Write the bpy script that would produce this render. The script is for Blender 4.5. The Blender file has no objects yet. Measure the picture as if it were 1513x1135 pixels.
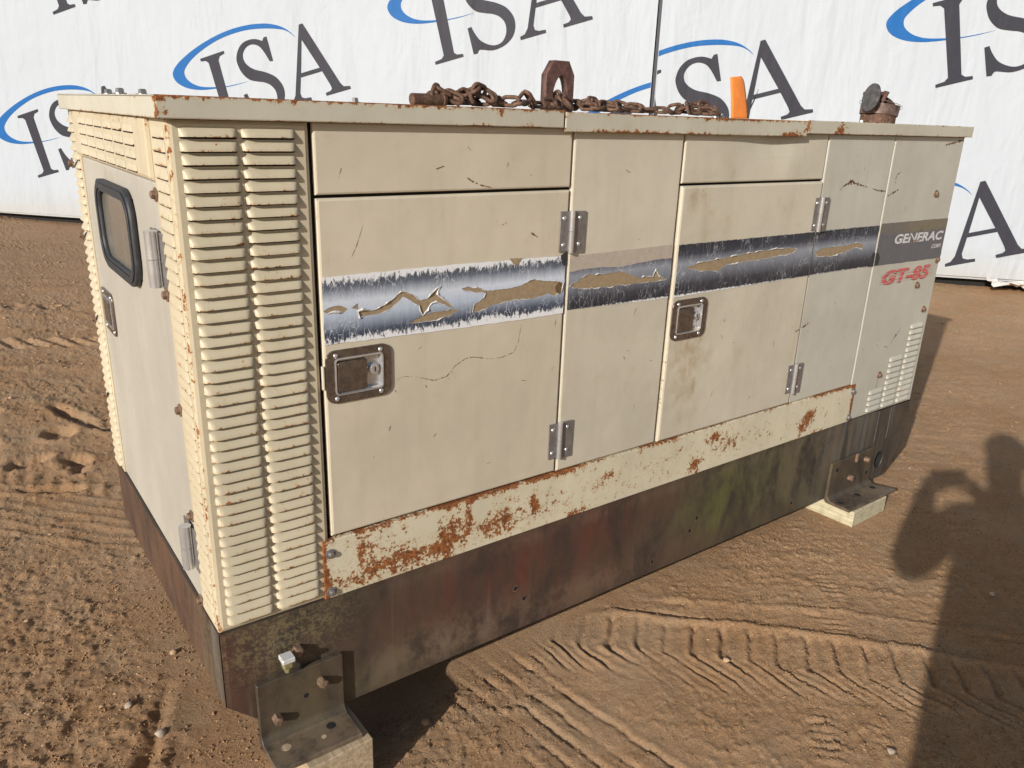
import bpy, bmesh, math, random
import numpy as np
from mathutils import Vector, Matrix, Euler

SC = bpy.context.scene
COL = SC.collection
random.seed(7)
R = math.radians

# ------------------------------------------------------------------ camera
GZ = 0.37                                   # height of the skid top above the ground
cam_d = bpy.data.cameras.new("camera")
cam = bpy.data.objects.new("camera", cam_d)
COL.objects.link(cam)
cam.location = (-0.3357, -1.4177, 1.0235 + GZ)
cam.rotation_euler = (1.2393, -0.0329, -0.6292)
cam_d.sensor_width = 36.0
cam_d.lens = 1158.16 / 1513.0 * 36.0
cam_d.clip_start = 0.02
cam_d.clip_end = 500.0
SC.camera = cam

# ------------------------------------------------------------------ sky, sun, exposure
SUN_EL, SUN_AZ = 21.4, 22.6                 # elevation; direction in which shadows fall (from +x towards +y)
world = bpy.data.worlds.new("World")
SC.world = world
world.use_nodes = True
wn = world.node_tree
sky = wn.nodes.new("ShaderNodeTexSky")
sky.sky_type = 'NISHITA'
sky.sun_disc = False
sky.sun_elevation = R(SUN_EL)
sky.sun_rotation = R(270 - SUN_AZ)
sky.air_density = 1.0
sky.dust_density = 1.2
wn.links.new(sky.outputs[0], wn.nodes["Background"].inputs[0])
wn.nodes["Background"].inputs[1].default_value = 0.072
sd = bpy.data.lights.new("sun", 'SUN')
sd.energy = 3.7
sd.angle = R(0.55)
sd.color = (1.0, 0.96, 0.905)
sun = bpy.data.objects.new("sun", sd)
COL.objects.link(sun)
d = Vector((math.cos(R(SUN_EL)) * math.cos(R(SUN_AZ)), math.cos(R(SUN_EL)) * math.sin(R(SUN_AZ)), -math.sin(R(SUN_EL))))
sun.rotation_euler = d.to_track_quat('-Z', 'Y').to_euler()
sun.location = (-8, -4, 6)
SC.view_settings.view_transform = 'Standard'
SC.view_settings.look = 'None'
SC.view_settings.gamma = 1.0
SC.view_settings.use_curve_mapping = False
SC.view_settings.exposure = 0.30

# ------------------------------------------------------------------ helpers
def tag(o, label=None, cat=None, group=None, kind=None):
    if label: o["label"] = label
    if cat: o["category"] = cat
    if group: o["group"] = group
    if kind: o["kind"] = kind
    return o

def empty(name, loc, label, cat, rot=(0, 0, 0)):
    o = bpy.data.objects.new(name, None)
    COL.objects.link(o)
    o.empty_display_size = 0.05
    o.location = loc
    o.rotation_euler = rot
    return tag(o, label, cat)

def link(name, me, parent=None, loc=(0, 0, 0), rot=(0, 0, 0)):
    o = bpy.data.objects.new(name, me)
    COL.objects.link(o)
    if parent: o.parent = parent
    o.location = loc
    o.rotation_euler = rot
    return o

def mk(name, verts, faces, mat, parent=None, loc=(0, 0, 0), rot=(0, 0, 0), smooth=False, attrs=None, fix=True, mids=None):
    me = bpy.data.meshes.new(name)
    me.from_pydata([tuple(v) for v in verts], [], faces)
    for m in (mat if isinstance(mat, (list, tuple)) else [mat]):
        me.materials.append(m)
    if mids is not None:
        me.polygons.foreach_set("material_index", mids)
    if fix:
        bm = bmesh.new(); bm.from_mesh(me)
        bmesh.ops.recalc_face_normals(bm, faces=bm.faces)
        bm.to_mesh(me); bm.free()
    if smooth:
        me.polygons.foreach_set("use_smooth", [True] * len(me.polygons))
    if attrs:
        for k, vals in attrs.items():
            a = me.attributes.new(k, 'FLOAT', 'POINT')
            a.data.foreach_set("value", [float(x) for x in vals])
    me.update()
    return link(name, me, parent, loc, rot)

def from_bm(name, bm, mat, parent=None, loc=(0, 0, 0), rot=(0, 0, 0), smooth=False, angle=None):
    me = bpy.data.meshes.new(name)
    bmesh.ops.recalc_face_normals(bm, faces=bm.faces)
    if smooth and angle:
        for e in bm.edges:
            if len(e.link_faces) == 2 and e.calc_face_angle() > angle:
                e.smooth = False
    bm.to_mesh(me); bm.free()
    for m in (mat if isinstance(mat, (list, tuple)) else [mat]):
        me.materials.append(m)
    if smooth:
        me.polygons.foreach_set("use_smooth", [True] * len(me.polygons))
    return link(name, me, parent, loc, rot)

def bm_box(bm, lo, hi, bev=0.0, seg=2):
    lo, hi = Vector(lo), Vector(hi)
    r = bmesh.ops.create_cube(bm, size=1.0)
    vs = r['verts']
    for v in vs:
        v.co = Vector([(lo[i] + hi[i]) / 2 + v.co[i] * (hi[i] - lo[i]) for i in range(3)])
    if bev > 0:
        es = list({e for v in vs for e in v.link_edges})
        bmesh.ops.bevel(bm, geom=es, offset=bev, segments=seg, affect='EDGES', profile=0.5)

def box(name, lo, hi, mat, parent=None, bev=0.0, seg=2, loc=(0, 0, 0)):
    bm = bmesh.new(); bm_box(bm, lo, hi, bev, seg)
    return from_bm(name, bm, mat, parent, loc)

def bm_cyl(bm, p0, p1, r0, r1=None, seg=16, cap=True):
    p0, p1 = Vector(p0), Vector(p1)
    r1 = r0 if r1 is None else r1
    q = (p1 - p0).to_track_quat('Z', 'Y')
    a, b = [], []
    for i in range(seg):
        t = 2 * math.pi * i / seg
        c = Vector((math.cos(t), math.sin(t), 0))
        a.append(bm.verts.new(p0 + q @ (c * r0)))
        b.append(bm.verts.new(p1 + q @ (c * r1)))
    for i in range(seg):
        j = (i + 1) % seg
        bm.faces.new((a[i], a[j], b[j], b[i]))
    if cap:
        bm.faces.new(a[::-1]); bm.faces.new(b)

def cyl(name, p0, p1, r0, mat, parent=None, r1=None, seg=16, loc=(0, 0, 0)):
    bm = bmesh.new(); bm_cyl(bm, p0, p1, r0, r1, seg)
    return from_bm(name, bm, mat, parent, loc, smooth=True, angle=0.6)

def bm_prism(bm, pts, f, d0, d1):
    """polygon pts (a,b) extruded between depth d0 and d1; f(a,b,d) -> xyz"""
    A = [bm.verts.new(f(a, b, d0)) for a, b in pts]
    B = [bm.verts.new(f(a, b, d1)) for a, b in pts]
    n = len(pts)
    fa = bm.faces.new(A); fb = bm.faces.new(B[::-1])
    for i in range(n):
        j = (i + 1) % n
        bm.faces.new((A[j], A[i], B[i], B[j]))
    bmesh.ops.triangulate(bm, faces=[fa, fb])

FRONT = lambda a, b, dd: (a, dd, b)
ENDF = lambda a, b, dd: (dd, a, b)

def prism(name, pts, f, d0, d1, mat, parent=None, loc=(0, 0, 0), bev=0.0):
    bm = bmesh.new(); bm_prism(bm, pts, f, d0, d1)
    if bev:
        es = [e for e in bm.edges if len(e.link_faces) == 2 and e.calc_face_angle() > 0.6]
        bmesh.ops.bevel(bm, geom=es, offset=bev, segments=1, affect='EDGES')
    return from_bm(name, bm, mat, parent, loc)

def rrect(a0, b0, a1, b1, r, n=6):
    pts = []
    for cx, cy, t0 in ((a1 - r, b1 - r, 0), (a0 + r, b1 - r, 90), (a0 + r, b0 + r, 180), (a1 - r, b0 + r, 270)):
        for k in range(n + 1):
            t = R(t0 + 90 * k / n)
            pts.append((cx + r * math.cos(t), cy + r * math.sin(t)))
    return pts

def holed(name, loops, f, d_front, thick, mat, parent=None, loc=(0, 0, 0)):
    """flat sheet with holes: loops of (a,b), first the outline; filled with a 2D curve, then mapped with f"""
    cu = bpy.data.curves.new("tmp", 'CURVE')
    cu.dimensions = '2D'; cu.fill_mode = 'BOTH'; cu.extrude = thick / 2
    for lp in loops:
        s = cu.splines.new('POLY'); s.points.add(len(lp) - 1); s.use_cyclic_u = True
        for p, (a, b) in zip(s.points, lp): p.co = (a, b, 0, 1)
    ob = bpy.data.objects.new("tmp", cu); COL.objects.link(ob)
    dg = bpy.context.evaluated_depsgraph_get(); dg.update()
    me = bpy.data.meshes.new_from_object(ob.evaluated_get(dg))
    bpy.data.objects.remove(ob); bpy.data.curves.remove(cu)
    for v in me.vertices:
        a, b, c = v.co
        v.co = f(a, b, d_front + thick / 2 - c)
    me.materials.clear(); me.materials.append(mat)
    bm = bmesh.new(); bm.from_mesh(me)
    bmesh.ops.remove_doubles(bm, verts=bm.verts, dist=1e-6)
    bmesh.ops.recalc_face_normals(bm, faces=bm.faces); bm.to_mesh(me); bm.free()
    me.name = name
    return link(name, me, parent, loc)

def jitter(pts, step, amp, seed):
    """resample a closed outline and roughen it"""
    rnd = random.Random(seed); out = []
    n = len(pts)
    for i in range(n):
        p, q = Vector(pts[i]), Vector(pts[(i + 1) % n])
        L = (q - p).length; k = max(1, int(L / step))
        for j in range(k):
            c = p.lerp(q, j / k)
            a = amp if j else amp * .4
            out.append((c.x + rnd.uniform(-a, a), c.y + rnd.uniform(-a, a)))
    return out

def smooth_closed(pts, corner=(), n=5):
    """Catmull-Rom through the points; indices in corner stay sharp"""
    N = len(pts); out = []
    for i in range(N):
        p0, p1, p2, p3 = (Vector(pts[(i + k) % N]) for k in (-1, 0, 1, 2))
        if i in corner: p0 = p1
        if (i + 1) % N in corner: p3 = p2
        for k in range(n):
            t = k / n
            q = 0.5 * ((2 * p1) + (p2 - p0) * t + (2 * p0 - 5 * p1 + 4 * p2 - p3) * t * t + (3 * p1 - p0 - 3 * p2 + p3) * t ** 3)
            out.append((q.x, q.y))
    return out

def clip(pts, ax, val, keep_greater):
    out = []; n = len(pts); s = 1 if keep_greater else -1
    for i in range(n):
        p, q = pts[i], pts[(i + 1) % n]
        dp, dq = s * (p[ax] - val), s * (q[ax] - val)
        if dp >= 0: out.append(p)
        if dp * dq < 0:
            t = dp / (dp - dq)
            out.append((p[0] + t * (q[0] - p[0]), p[1] + t * (q[1] - p[1])))
    return out

def grid_axis(lo, hi, step, b, cuts=()):
    """coordinates from lo to hi with a rounded border of width b and forced cuts"""
    ks = [lo, lo + b * .3, lo + b]
    inner = sorted([lo + b, hi - b] + [c for c in cuts if lo + b < c < hi - b])
    for p, q in zip(inner[:-1], inner[1:]):
        n = max(1, int(round((q - p) / step)))
        ks += [p + (q - p) * k / n for k in range(1, n + 1)]
    ks += [hi - b * .3, hi]
    return ks

def panel(name, a0, a1, b0, b1, f, dep, back, mat, parent, bev=0.004, step=0.02, hole=None, rust=None, stain=None, dent=None, loc=(0, 0, 0)):
    """sheet-metal panel: a subdivided face with rounded borders and folded-back edges; rust/stain = fields of (a,b).
    dep < back: the face looks towards smaller depth."""
    cu = (hole[0], hole[2]) if hole else (); cv = (hole[1], hole[3]) if hole else ()
    A = grid_axis(a0, a1, step, bev, cu); B = grid_axis(b0, b1, step, bev, cv)
    na, nb = len(A), len(B); verts = []; rs = []; st = []
    prof = {0: bev, 1: bev * .3}
    for i, a in enumerate(A):
        for j, b in enumerate(B):
            off = max(prof.get(i, 0), prof.get(na - 1 - i, 0), prof.get(j, 0), prof.get(nb - 1 - j, 0))
            verts.append(f(a, b, dep + off + (dent(a, b) if dent else 0)))
            rs.append((rust(a, b) if rust else 0) + (.040 if off > 0 else 0)); st.append(stain(a, b) if stain else 0)
    faces = []
    for i in range(na - 1):
        for j in range(nb - 1):
            if hole and hole[0] - 1e-6 <= A[i] and A[i + 1] <= hole[2] + 1e-6 and hole[1] - 1e-6 <= B[j] and B[j + 1] <= hole[3] + 1e-6:
                continue
            faces.append((i * nb + j, (i + 1) * nb + j, (i + 1) * nb + j + 1, i * nb + j + 1))
    ring = [(i, 0) for i in range(na)] + [(na - 1, j) for j in range(1, nb)] + [(i, nb - 1) for i in range(na - 2, -1, -1)] + [(0, j) for j in range(nb - 2, 0, -1)]
    base = len(verts)
    for i, j in ring:
        verts.append(f(A[i], B[j], back)); rs.append(rs[i * nb + j]); st.append(0)
    m = len(ring)
    for k in range(m):
        i, j = ring[k]; i2, j2 = ring[(k + 1) % m]
        faces.append((i * nb + j, i2 * nb + j2, base + (k + 1) % m, base + k))
    return mk(name, verts, faces, mat, parent, loc, attrs={"rust": rs, "stain": st})

def gauss(x, z, cx, cz, sx, sz):
    return math.exp(-((x - cx) / sx) ** 2 - ((z - cz) / sz) ** 2)

# ------------------------------------------------------------------ materials
def nmat(name):
    m = bpy.data.materials.new(name); m.use_nodes = True
    nt = m.node_tree
    return m, nt, nt.nodes["Principled BSDF"]

class N:
    """small node-building helper"""
    def __init__(s, nt): s.nt = nt
    def n(s, t, **kw):
        o = s.nt.nodes.new(t)
        for k, v in kw.items(): setattr(o, k, v)
        return o
    def put(s, sock, v):
        if hasattr(v, "is_output"): s.nt.links.new(v, sock)
        elif isinstance(v, (tuple, list)) and len(v) == 3 and sock.type == 'RGBA': sock.default_value = (*v, 1)
        else: sock.default_value = v
    def pos(s): return s.n("ShaderNodeNewGeometry").outputs["Position"]
    def attr(s, name): return s.n("ShaderNodeAttribute", attribute_name=name).outputs["Fac"]
    def mapv(s, vec, scale, rot=(0, 0, 0), loc=(0, 0, 0)):
        m = s.n("ShaderNodeMapping"); s.put(m.inputs["Vector"], vec)
        m.inputs["Scale"].default_value = scale; m.inputs["Rotation"].default_value = rot; m.inputs["Location"].default_value = loc
        return m.outputs[0]
    def noise(s, vec, scale, detail=4, rough=.55, dist=0.0, color=False):
        t = s.n("ShaderNodeTexNoise"); s.put(t.inputs["Vector"], vec)
        t.inputs["Scale"].default_value = scale; t.inputs["Detail"].default_value = detail
        t.inputs["Roughness"].default_value = rough; t.inputs["Distortion"].default_value = dist
        return t.outputs["Color" if color else "Fac"]
    def voro(s, vec, scale, feature='F1', out="Distance"):
        t = s.n("ShaderNodeTexVoronoi", feature=feature); s.put(t.inputs["Vector"], vec); t.inputs["Scale"].default_value = scale
        return t.outputs[out]
    def m(s, op, a, b=0.0, c=0.0, clamp=False):
        t = s.n("ShaderNodeMath", operation=op, use_clamp=clamp)
        s.put(t.inputs[0], a); s.put(t.inputs[1], b); s.put(t.inputs[2], c)
        return t.outputs[0]
    def step(s, x, lo, hi, a=0.0, b=1.0):
        t = s.n("ShaderNodeMapRange", interpolation_type='SMOOTHSTEP')
        s.put(t.inputs[0], x); t.inputs[1].default_value = lo; t.inputs[2].default_value = hi
        t.inputs[3].default_value = a; t.inputs[4].default_value = b
        return t.outputs[0]
    def mix(s, fac, a, b, mode='MIX'):
        t = s.n("ShaderNodeMix", data_type='RGBA', blend_type=mode)
        s.put(t.inputs["Factor"], fac)
        s.put(t.inputs[6], a); s.put(t.inputs[7], b)
        return t.outputs[2]
    def ramp(s, x, stops):
        t = s.n("ShaderNodeValToRGB"); s.put(t.inputs[0], x)
        e = t.color_ramp.elements
        while len(e) < len(stops): e.new(0.5)
        for el, (p, c) in zip(e, stops): el.position = p; el.color = (*c, 1)
        return t.outputs[0]
    def bump(s, h, strength, dist, prev=None):
        t = s.n("ShaderNodeBump"); s.put(t.inputs["Height"], h)
        t.inputs["Strength"].default_value = strength; t.inputs["Distance"].default_value = dist
        if prev is not None: s.put(t.inputs["Normal"], prev)
        return t.outputs[0]
    def xyz(s, v):
        t = s.n("ShaderNodeSeparateXYZ"); s.put(t.inputs[0], v); return t.outputs

RUST_STOPS = [(0.28, (0.07, 0.022, 0.010)), (0.46, (0.20, 0.066, 0.020)), (0.62, (0.36, 0.135, 0.036)), (0.8, (0.47, 0.24, 0.09))]

def paint_mat(name, col, speck=1.0, rough=0.42):
    m, nt, bs = nmat(name); g = N(nt); P = g.pos()
    nf = g.noise(P, 150, 6, .66); nc = g.noise(P, 52, 5, .62); nd = g.noise(P, 13, 3, .55)
    v = g.m('ADD', g.m('ADD', g.m('MULTIPLY', nf, .45), g.m('MULTIPLY', nc, .38)), g.m('MULTIPLY', nd, .17))
    vb = g.m('ADD', v, g.m('MULTIPLY', g.attr("rust"), 1.18))
    rust = g.step(vb, .672, .698)
    halo = g.step(vb, .60, .69)
    sp = g.step(g.noise(P, 190, 2, .5), .745, .775)
    spm = g.m('MULTIPLY', sp, g.step(g.noise(P, 4.0, 2), .42, .62))
    spm = g.m('MULTIPLY', spm, speck)
    big = g.noise(P, 2.3, 5, .6)
    c = g.mix(g.step(big, .3, .7), tuple(x * .90 for x in col), tuple(min(1, x * 1.06) for x in col))
    # dirty vertical streaks and grime
    sv = g.noise(g.mapv(P, (26, 26, 2.2)), 1.0, 4, .6)
    c = g.mix(g.step(sv, .50, .75, 0, .15), c, (col[0] * .62, col[1] * .55, col[2] * .45))
    gr = g.noise(P, 22, 7, .7)
    c = g.mix(g.step(gr, .52, .78, 0, .34), c, (col[0] * .75, col[1] * .68, col[2] * .55))
    st = g.m('MULTIPLY', g.attr("stain"), g.step(g.m('ADD', g.m('MULTIPLY', sv, .35), g.m('MULTIPLY', gr, .7)), .36, .78), clamp=True)
    c = g.mix(g.m('MULTIPLY', st, .75), c, (0.34, 0.225, 0.095))
    c = g.mix(g.m('MULTIPLY', halo, .42), c, (0.48, 0.27, 0.09))
    rc = g.ramp(g.noise(P, 120, 6, .7), RUST_STOPS)
    allr = g.m('MAXIMUM', rust, spm)
    c = g.mix(allr, c, rc)
    g.put(bs.inputs["Base Color"], c)
    rr = g.m('ADD', g.m('MULTIPLY', allr, .42), g.m('ADD', rough - .06, g.m('MULTIPLY', gr, .16)))
    g.put(bs.inputs["Roughness"], rr)
    bs.inputs["Specular IOR Level"].default_value = 0.4
    b1 = g.bump(g.noise(P, 3.0, 3, .5), .5, .016)
    b2 = g.bump(g.noise(P, 420, 2, .5), .04, .001, b1)
    b3 = g.bump(g.m('MULTIPLY', allr, g.noise(P, 300, 3, .7)), .5, .0012, b2)
    g.put(bs.inputs["Normal"], b3)
    return m

M = {}
M['beige'] = paint_mat("beige_paint", (0.615, 0.545, 0.42), .6)
M['beige2'] = paint_mat("grey_tan_paint", (0.60, 0.545, 0.43), .6)
M['cream'] = paint_mat("cream_paint", (0.585, 0.505, 0.355), 1.0)
M['sill'] = paint_mat("sill_paint", (0.66, 0.60, 0.445), 1.0)
M['pale'] = paint_mat("door_paint_sun_offset", (0.455, 0.425, 0.365), .25)  # end door colour lowered to offset the stronger sun on that face
M['roof'] = paint_mat("roof_paint", (0.56, 0.525, 0.42), 1.0)
M['far'] = paint_mat("beige_paint_sky_tint", (0.54, 0.515, 0.435), .6)  # grey shift partly paints in the sky and banner reflection

def simple(name, col, rough=.6, metal=0.0, nscale=40, var=.25, bump=.1, bd=.002, spec=.5):
    m, nt, bs = nmat(name); g = N(nt); P = g.pos()
    n = g.noise(P, nscale, 6, .65)
    c = g.mix(g.step(n, .3, .7), tuple(x * (1 - var) for x in col), tuple(min(1, x * (1 + var)) for x in col))
    g.put(bs.inputs["Base Color"], c)
    g.put(bs.inputs["Roughness"], g.m('ADD', rough - .1, g.m('MULTIPLY', n, .2)))
    bs.inputs["Metallic"].default_value = metal
    bs.inputs["Specular IOR Level"].default_value = spec
    if bump: g.put(bs.inputs["Normal"], g.bump(g.noise(P, nscale * 4, 4, .6), bump, bd))
    return m

M['dark'] = simple("dark_interior_and_shade", (0.012, 0.011, 0.010), .9, bump=0)
M['steel'] = simple("dull_zinc_steel", (0.28, 0.265, 0.26), .36, .55, 60, .18, .08, .001)
M['chrome'] = simple("bright_steel", (0.68, 0.68, 0.69), .24, .7, 25, .05, .04, .0006)
M['latch'] = simple("brown_tarnished_steel", (0.165, 0.130, 0.105), .28, .6, 70, .22, .06, .0008)
M['bolt'] = simple("rusty_bolt_steel", (0.23, 0.15, 0.10), .6, .4, 150, .4, .3, .001)
M['rubber'] = simple("black_rubber_gasket", (0.035, 0.037, 0.042), .55, 0, 60, .25, .08, .001)
M['scratch'] = simple("bare_scratch", (0.16, 0.095, 0.045), .7, 0, 200, .5, .2, .0005)
M['eye'] = simple("rusty_brown_plate", (0.12, 0.060, 0.048), .7, .1, 60, .4, .3, .001)
M['orange'] = simple("orange_plastic", (0.92, 0.27, 0.05), .5, 0, 22, .10, .05, .001)
M['wire'] = simple("black_wire", (0.02, 0.02, 0.02), .6, bump=0)
M['adhesive'] = simple("tan_adhesive", (0.335, 0.245, 0.145), .75, 0, 90, .14, .3, .0006)
M['curl'] = simple("grey_vinyl_back", (0.60, 0.58, 0.55), .5, 0, 120, .2, .1, .0004)
M['ghost'] = simple("taupe_decal_ghost", (0.47, 0.40, 0.325), .6, 0, 60, .08, .05, .0004)
M['white_print'] = simple("worn_white_print", (0.66, 0.65, 0.63), .55, 0, 300, .15, .05, .0003)
M['red_print'] = simple("worn_red_print", (0.62, 0.125, 0.115), .5, 0, 300, .3, .05, .0003)
M['red_edge'] = simple("dark_red_print", (0.23, 0.05, 0.05), .55, 0, 300, .3, .05, .0003)
M['plastic_white'] = simple("white_metal_cap", (0.78, 0.78, 0.76), .3, .3, 60, .05, .02, .001)
M['brass'] = simple("tarnished_brass", (0.42, 0.40, 0.20), .4, .6, 80, .2, .1, .001)

def chain_mat():
    m, nt, bs = nmat("rusty_chain_steel"); g = N(nt); P = g.pos()
    n = g.noise(P, 90, 7, .7)
    c = g.ramp(n, [(0.3, (0.05, 0.026, 0.018)), (0.5, (0.12, 0.062, 0.038)), (0.68, (0.24, 0.14, 0.085)), (0.85, (0.34, 0.25, 0.18))])
    g.put(bs.inputs["Base Color"], c); bs.inputs["Roughness"].default_value = .75; bs.inputs["Metallic"].default_value = .15
    g.put(bs.inputs["Normal"], g.bump(g.noise(P, 350, 4, .7), .5, .0015))
    return m
M['chain'] = chain_mat()

def skid_mat(name="weathered_skid_steel"):
    m, nt, bs = nmat(name); g = N(nt); P = g.pos()
    n1 = g.noise(g.mapv(P, (8.5, 8.5, 3.6)), 1.0, 7, .66, .5); n2 = g.noise(P, 42, 7, .72)
    sv = g.noise(g.mapv(P, (34, 34, 2.0)), 1.0, 5, .6)
    c = g.mix(g.step(n1, .25, .78), (0.045, 0.039, 0.034), (0.125, 0.098, 0.072))
    mar = g.m('MULTIPLY', g.attr("maroon"), g.step(g.m('ADD', g.m('MULTIPLY', n1, .6), g.m('MULTIPLY', sv, .4)), .28, .72), clamp=True)
    c = g.mix(mar, c, g.mix(n2, (0.080, 0.028, 0.023), (0.185, 0.066, 0.046)))
    mo = g.m('MULTIPLY', g.attr("moss"), g.step(g.m('ADD', g.m('MULTIPLY', n1, .7), g.m('MULTIPLY', n2, .3)), .36, .78), clamp=True)
    c = g.mix(mo, c, (0.155, 0.175, 0.04))
    bl = g.m('MULTIPLY', g.attr("blue"), g.step(sv, .42, .70), clamp=True)
    c = g.mix(bl, c, (0.165, 0.18, 0.18))
    c = g.mix(g.step(n2, .56, .74, 0, .35), c, (0.045, 0.04, 0.036))
    c = g.mix(g.step(sv, .60, .80, 0, .22), c, (0.28, 0.25, 0.20))
    du = g.m('MULTIPLY', g.attr("dust_highlight"), g.step(g.m('ADD', g.m('MULTIPLY', n1, .6), g.m('MULTIPLY', n2, .4)), .40, .60), clamp=True)
    c = g.mix(du, c, (0.24, 0.18, 0.12))
    lt = g.m('MULTIPLY', g.attr("lichen"), g.step(g.m('ADD', g.m('MULTIPLY', n2, .5), g.m('MULTIPLY', g.noise(P, 150, 5, .7), .5)), .46, .58), clamp=True)
    c = g.mix(g.m('MULTIPLY', lt, .7), c, (0.25, 0.20, 0.10))
    rs = g.step(g.m('ADD', g.m('ADD', g.m('MULTIPLY', n2, .5), g.m('MULTIPLY', n1, .5)), g.attr("rust")), .68, .74)
    c = g.mix(rs, c, g.ramp(g.noise(P, 110, 6, .7), RUST_STOPS))
    sc = g.step(g.noise(g.mapv(P, (5, 5, 160), (0, R(12), 0)), 1.0, 2, .5), .77, .80, 0, .4)
    c = g.mix(sc, c, (0.36, 0.34, 0.31))
    g.put(bs.inputs["Base Color"], c)
    g.put(bs.inputs["Roughness"], g.m('ADD', .30, g.m('MULTIPLY', n2, .35)))
    bs.inputs["Metallic"].default_value = .25
    b1 = g.bump(g.noise(P, 2.2, 3, .5), .5, .012)
    g.put(bs.inputs["Normal"], g.bump(n2, .18, .003, b1))
    return m
M['skid'] = skid_mat()

def wood_mat(name, c0, c1, axis_scale, green=0.0):
    m, nt, bs = nmat(name); g = N(nt); P = g.pos()
    n = g.noise(g.mapv(P, axis_scale), 1.0, 5, .6, .6)
    c = g.mix(g.step(n, .35, .65), c0, c1)
    if green: c = g.mix(g.step(g.noise(P, 28, 6, .7), .48, .62, 0, green), c, (0.20, 0.21, 0.10))
    c = g.mix(g.step(g.noise(P, 60, 6, .7), .58, .74, 0, .5), c, tuple(x * .45 for x in c0))
    g.put(bs.inputs["Base Color"], c); bs.inputs["Roughness"].default_value = .8
    g.put(bs.inputs["Normal"], g.bump(n, .4, .003))
    return m
M['pine'] = wood_mat("fresh_pale_pine", (0.46, 0.40, 0.255), (0.60, 0.54, 0.375), (140, 3, 140), .4)
M['oldwood'] = wood_mat("weathered_timber", (0.34, 0.25, 0.15), (0.52, 0.40, 0.26), (120, 4, 120))

def decal_mat(name, style):
    """printed silver-to-black stripe, cracked and frayed by the weather; z decides the print"""
    m, nt, bs = nmat(name); g = N(nt); P = g.pos()
    x, y, z = g.xyz(P)
    wob = g.noise(g.mapv(P, (60, 60, 9)), 1.0, 4, .6)
    t = g.m('DIVIDE', g.m('SUBTRACT', z, GZ + .5735), .142)
    t2 = g.m('ADD', t, g.m('MULTIPLY', g.m('SUBTRACT', wob, .5), .10))
    if style == 'light':
        st = [(0.0, (0.025, 0.03, 0.045)), (.17, (0.07, 0.085, 0.125)), (.42, (0.48, 0.55, 0.66)), (.62, (0.66, 0.71, 0.79)), (.82, (0.13, 0.15, 0.19)), (1.0, (0.022, 0.022, 0.028))]
    else:
        st = [(0.0, (0.025, 0.024, 0.030)), (.20, (0.055, 0.054, 0.065)), (.46, (0.22, 0.235, 0.27)), (.60, (0.30, 0.315, 0.355)), (.78, (0.055, 0.058, 0.075)), (1.0, (0.024, 0.024, 0.030))]
    c = g.ramp(t2, st)
    # hairline cracks, mostly upright
    wp = g.n("ShaderNodeVectorMath", operation='ADD')
    g.put(wp.inputs[0], g.mapv(P, (75, 75, 24)))
    vm = g.n("ShaderNodeVectorMath", operation='SCALE'); g.put(vm.inputs[0], g.noise(P, 40, 3, .6, color=True)); vm.inputs["Scale"].default_value = 1.6
    g.put(wp.inputs[1], vm.outputs[0])
    e = g.voro(wp.outputs[0], 1.0, 'DISTANCE_TO_EDGE')
    fine = g.noise(g.mapv(P, (420, 420, 38)), 1.0, 4, .65)
    crack = g.m('MULTIPLY', g.step(e, .0, .055, 1, 0), g.step(g.noise(P, 14, 3), .40, .60))
    c = g.mix(g.m('MULTIPLY', crack, .75 if style == 'light' else .45), c, (0.62, 0.63, 0.66))
    c = g.mix(g.step(fine, .56, .78, 0, .45), c, (0.55, 0.56, 0.60))
    c = g.mix(g.step(fine, .28, .42, .35, 0), c, (0.02, 0.02, 0.025))
    # chalky frayed borders
    edge = g.m('SUBTRACT', g.m('ABSOLUTE', g.m('SUBTRACT', t, .5)), .5)
    edge = g.m('ADD', edge, g.m('MULTIPLY', g.m('SUBTRACT', g.noise(P, 13, 4, .6), .5), .16 if style == 'light' else .03))
    fr = g.m('ADD', edge, g.m('MULTIPLY', g.m('SUBTRACT', g.noise(g.mapv(P, (150, 150, 60)), 1.0, 6, .75), .5), .52 if style == 'light' else .14))
    c = g.mix(g.step(fr, -.115 if style == 'light' else -.03, -.06 if style == 'light' else .0), c, (0.82, 0.82, 0.83))
    g.put(bs.inputs["Base Color"], c)
    bs.inputs["Roughness"].default_value = .5
    bs.inputs["Specular IOR Level"].default_value = .3
    g.put(bs.inputs["Normal"], g.bump(g.m('ADD', g.m('MULTIPLY', crack, -1.0), fine), .25, .0008))
    return m
M['decal_light'] = decal_mat("silver_stripe_decal", 'light')
M['decal_dark'] = decal_mat("charcoal_stripe_decal", 'dark')

def plate_mat():
    m, nt, bs = nmat("grey_nameplate_decal"); g = N(nt); P = g.pos()
    x, y, z = g.xyz(P)
    n = g.noise(g.mapv(P, (30, 30, 12)), 1.0, 6, .7)
    c = g.mix(n, (0.10, 0.10, 0.115), (0.165, 0.16, 0.17))
    t = g.m('ADD', g.m('SUBTRACT', z, GZ + .677), g.m('MULTIPLY', g.m('SUBTRACT', n, .5), .05))
    right = g.step(x, 2.32, 2.50)
    c = g.mix(g.m('MULTIPLY', g.step(t, -.006, .008), g.m('ADD', .45, g.m('MULTIPLY', right, .5))), c,
              g.mix(g.noise(P, 45, 5, .7), (0.13, 0.105, 0.065), (0.27, 0.235, 0.16)))
    c = g.mix(g.step(g.noise(P, 90, 5, .7), .60, .75, 0, .6), c, (0.30, 0.20, 0.14))
    g.put(bs.inputs["Base Color"], c); bs.inputs["Roughness"].default_value = .5
    return m
M['plate'] = plate_mat()

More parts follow.
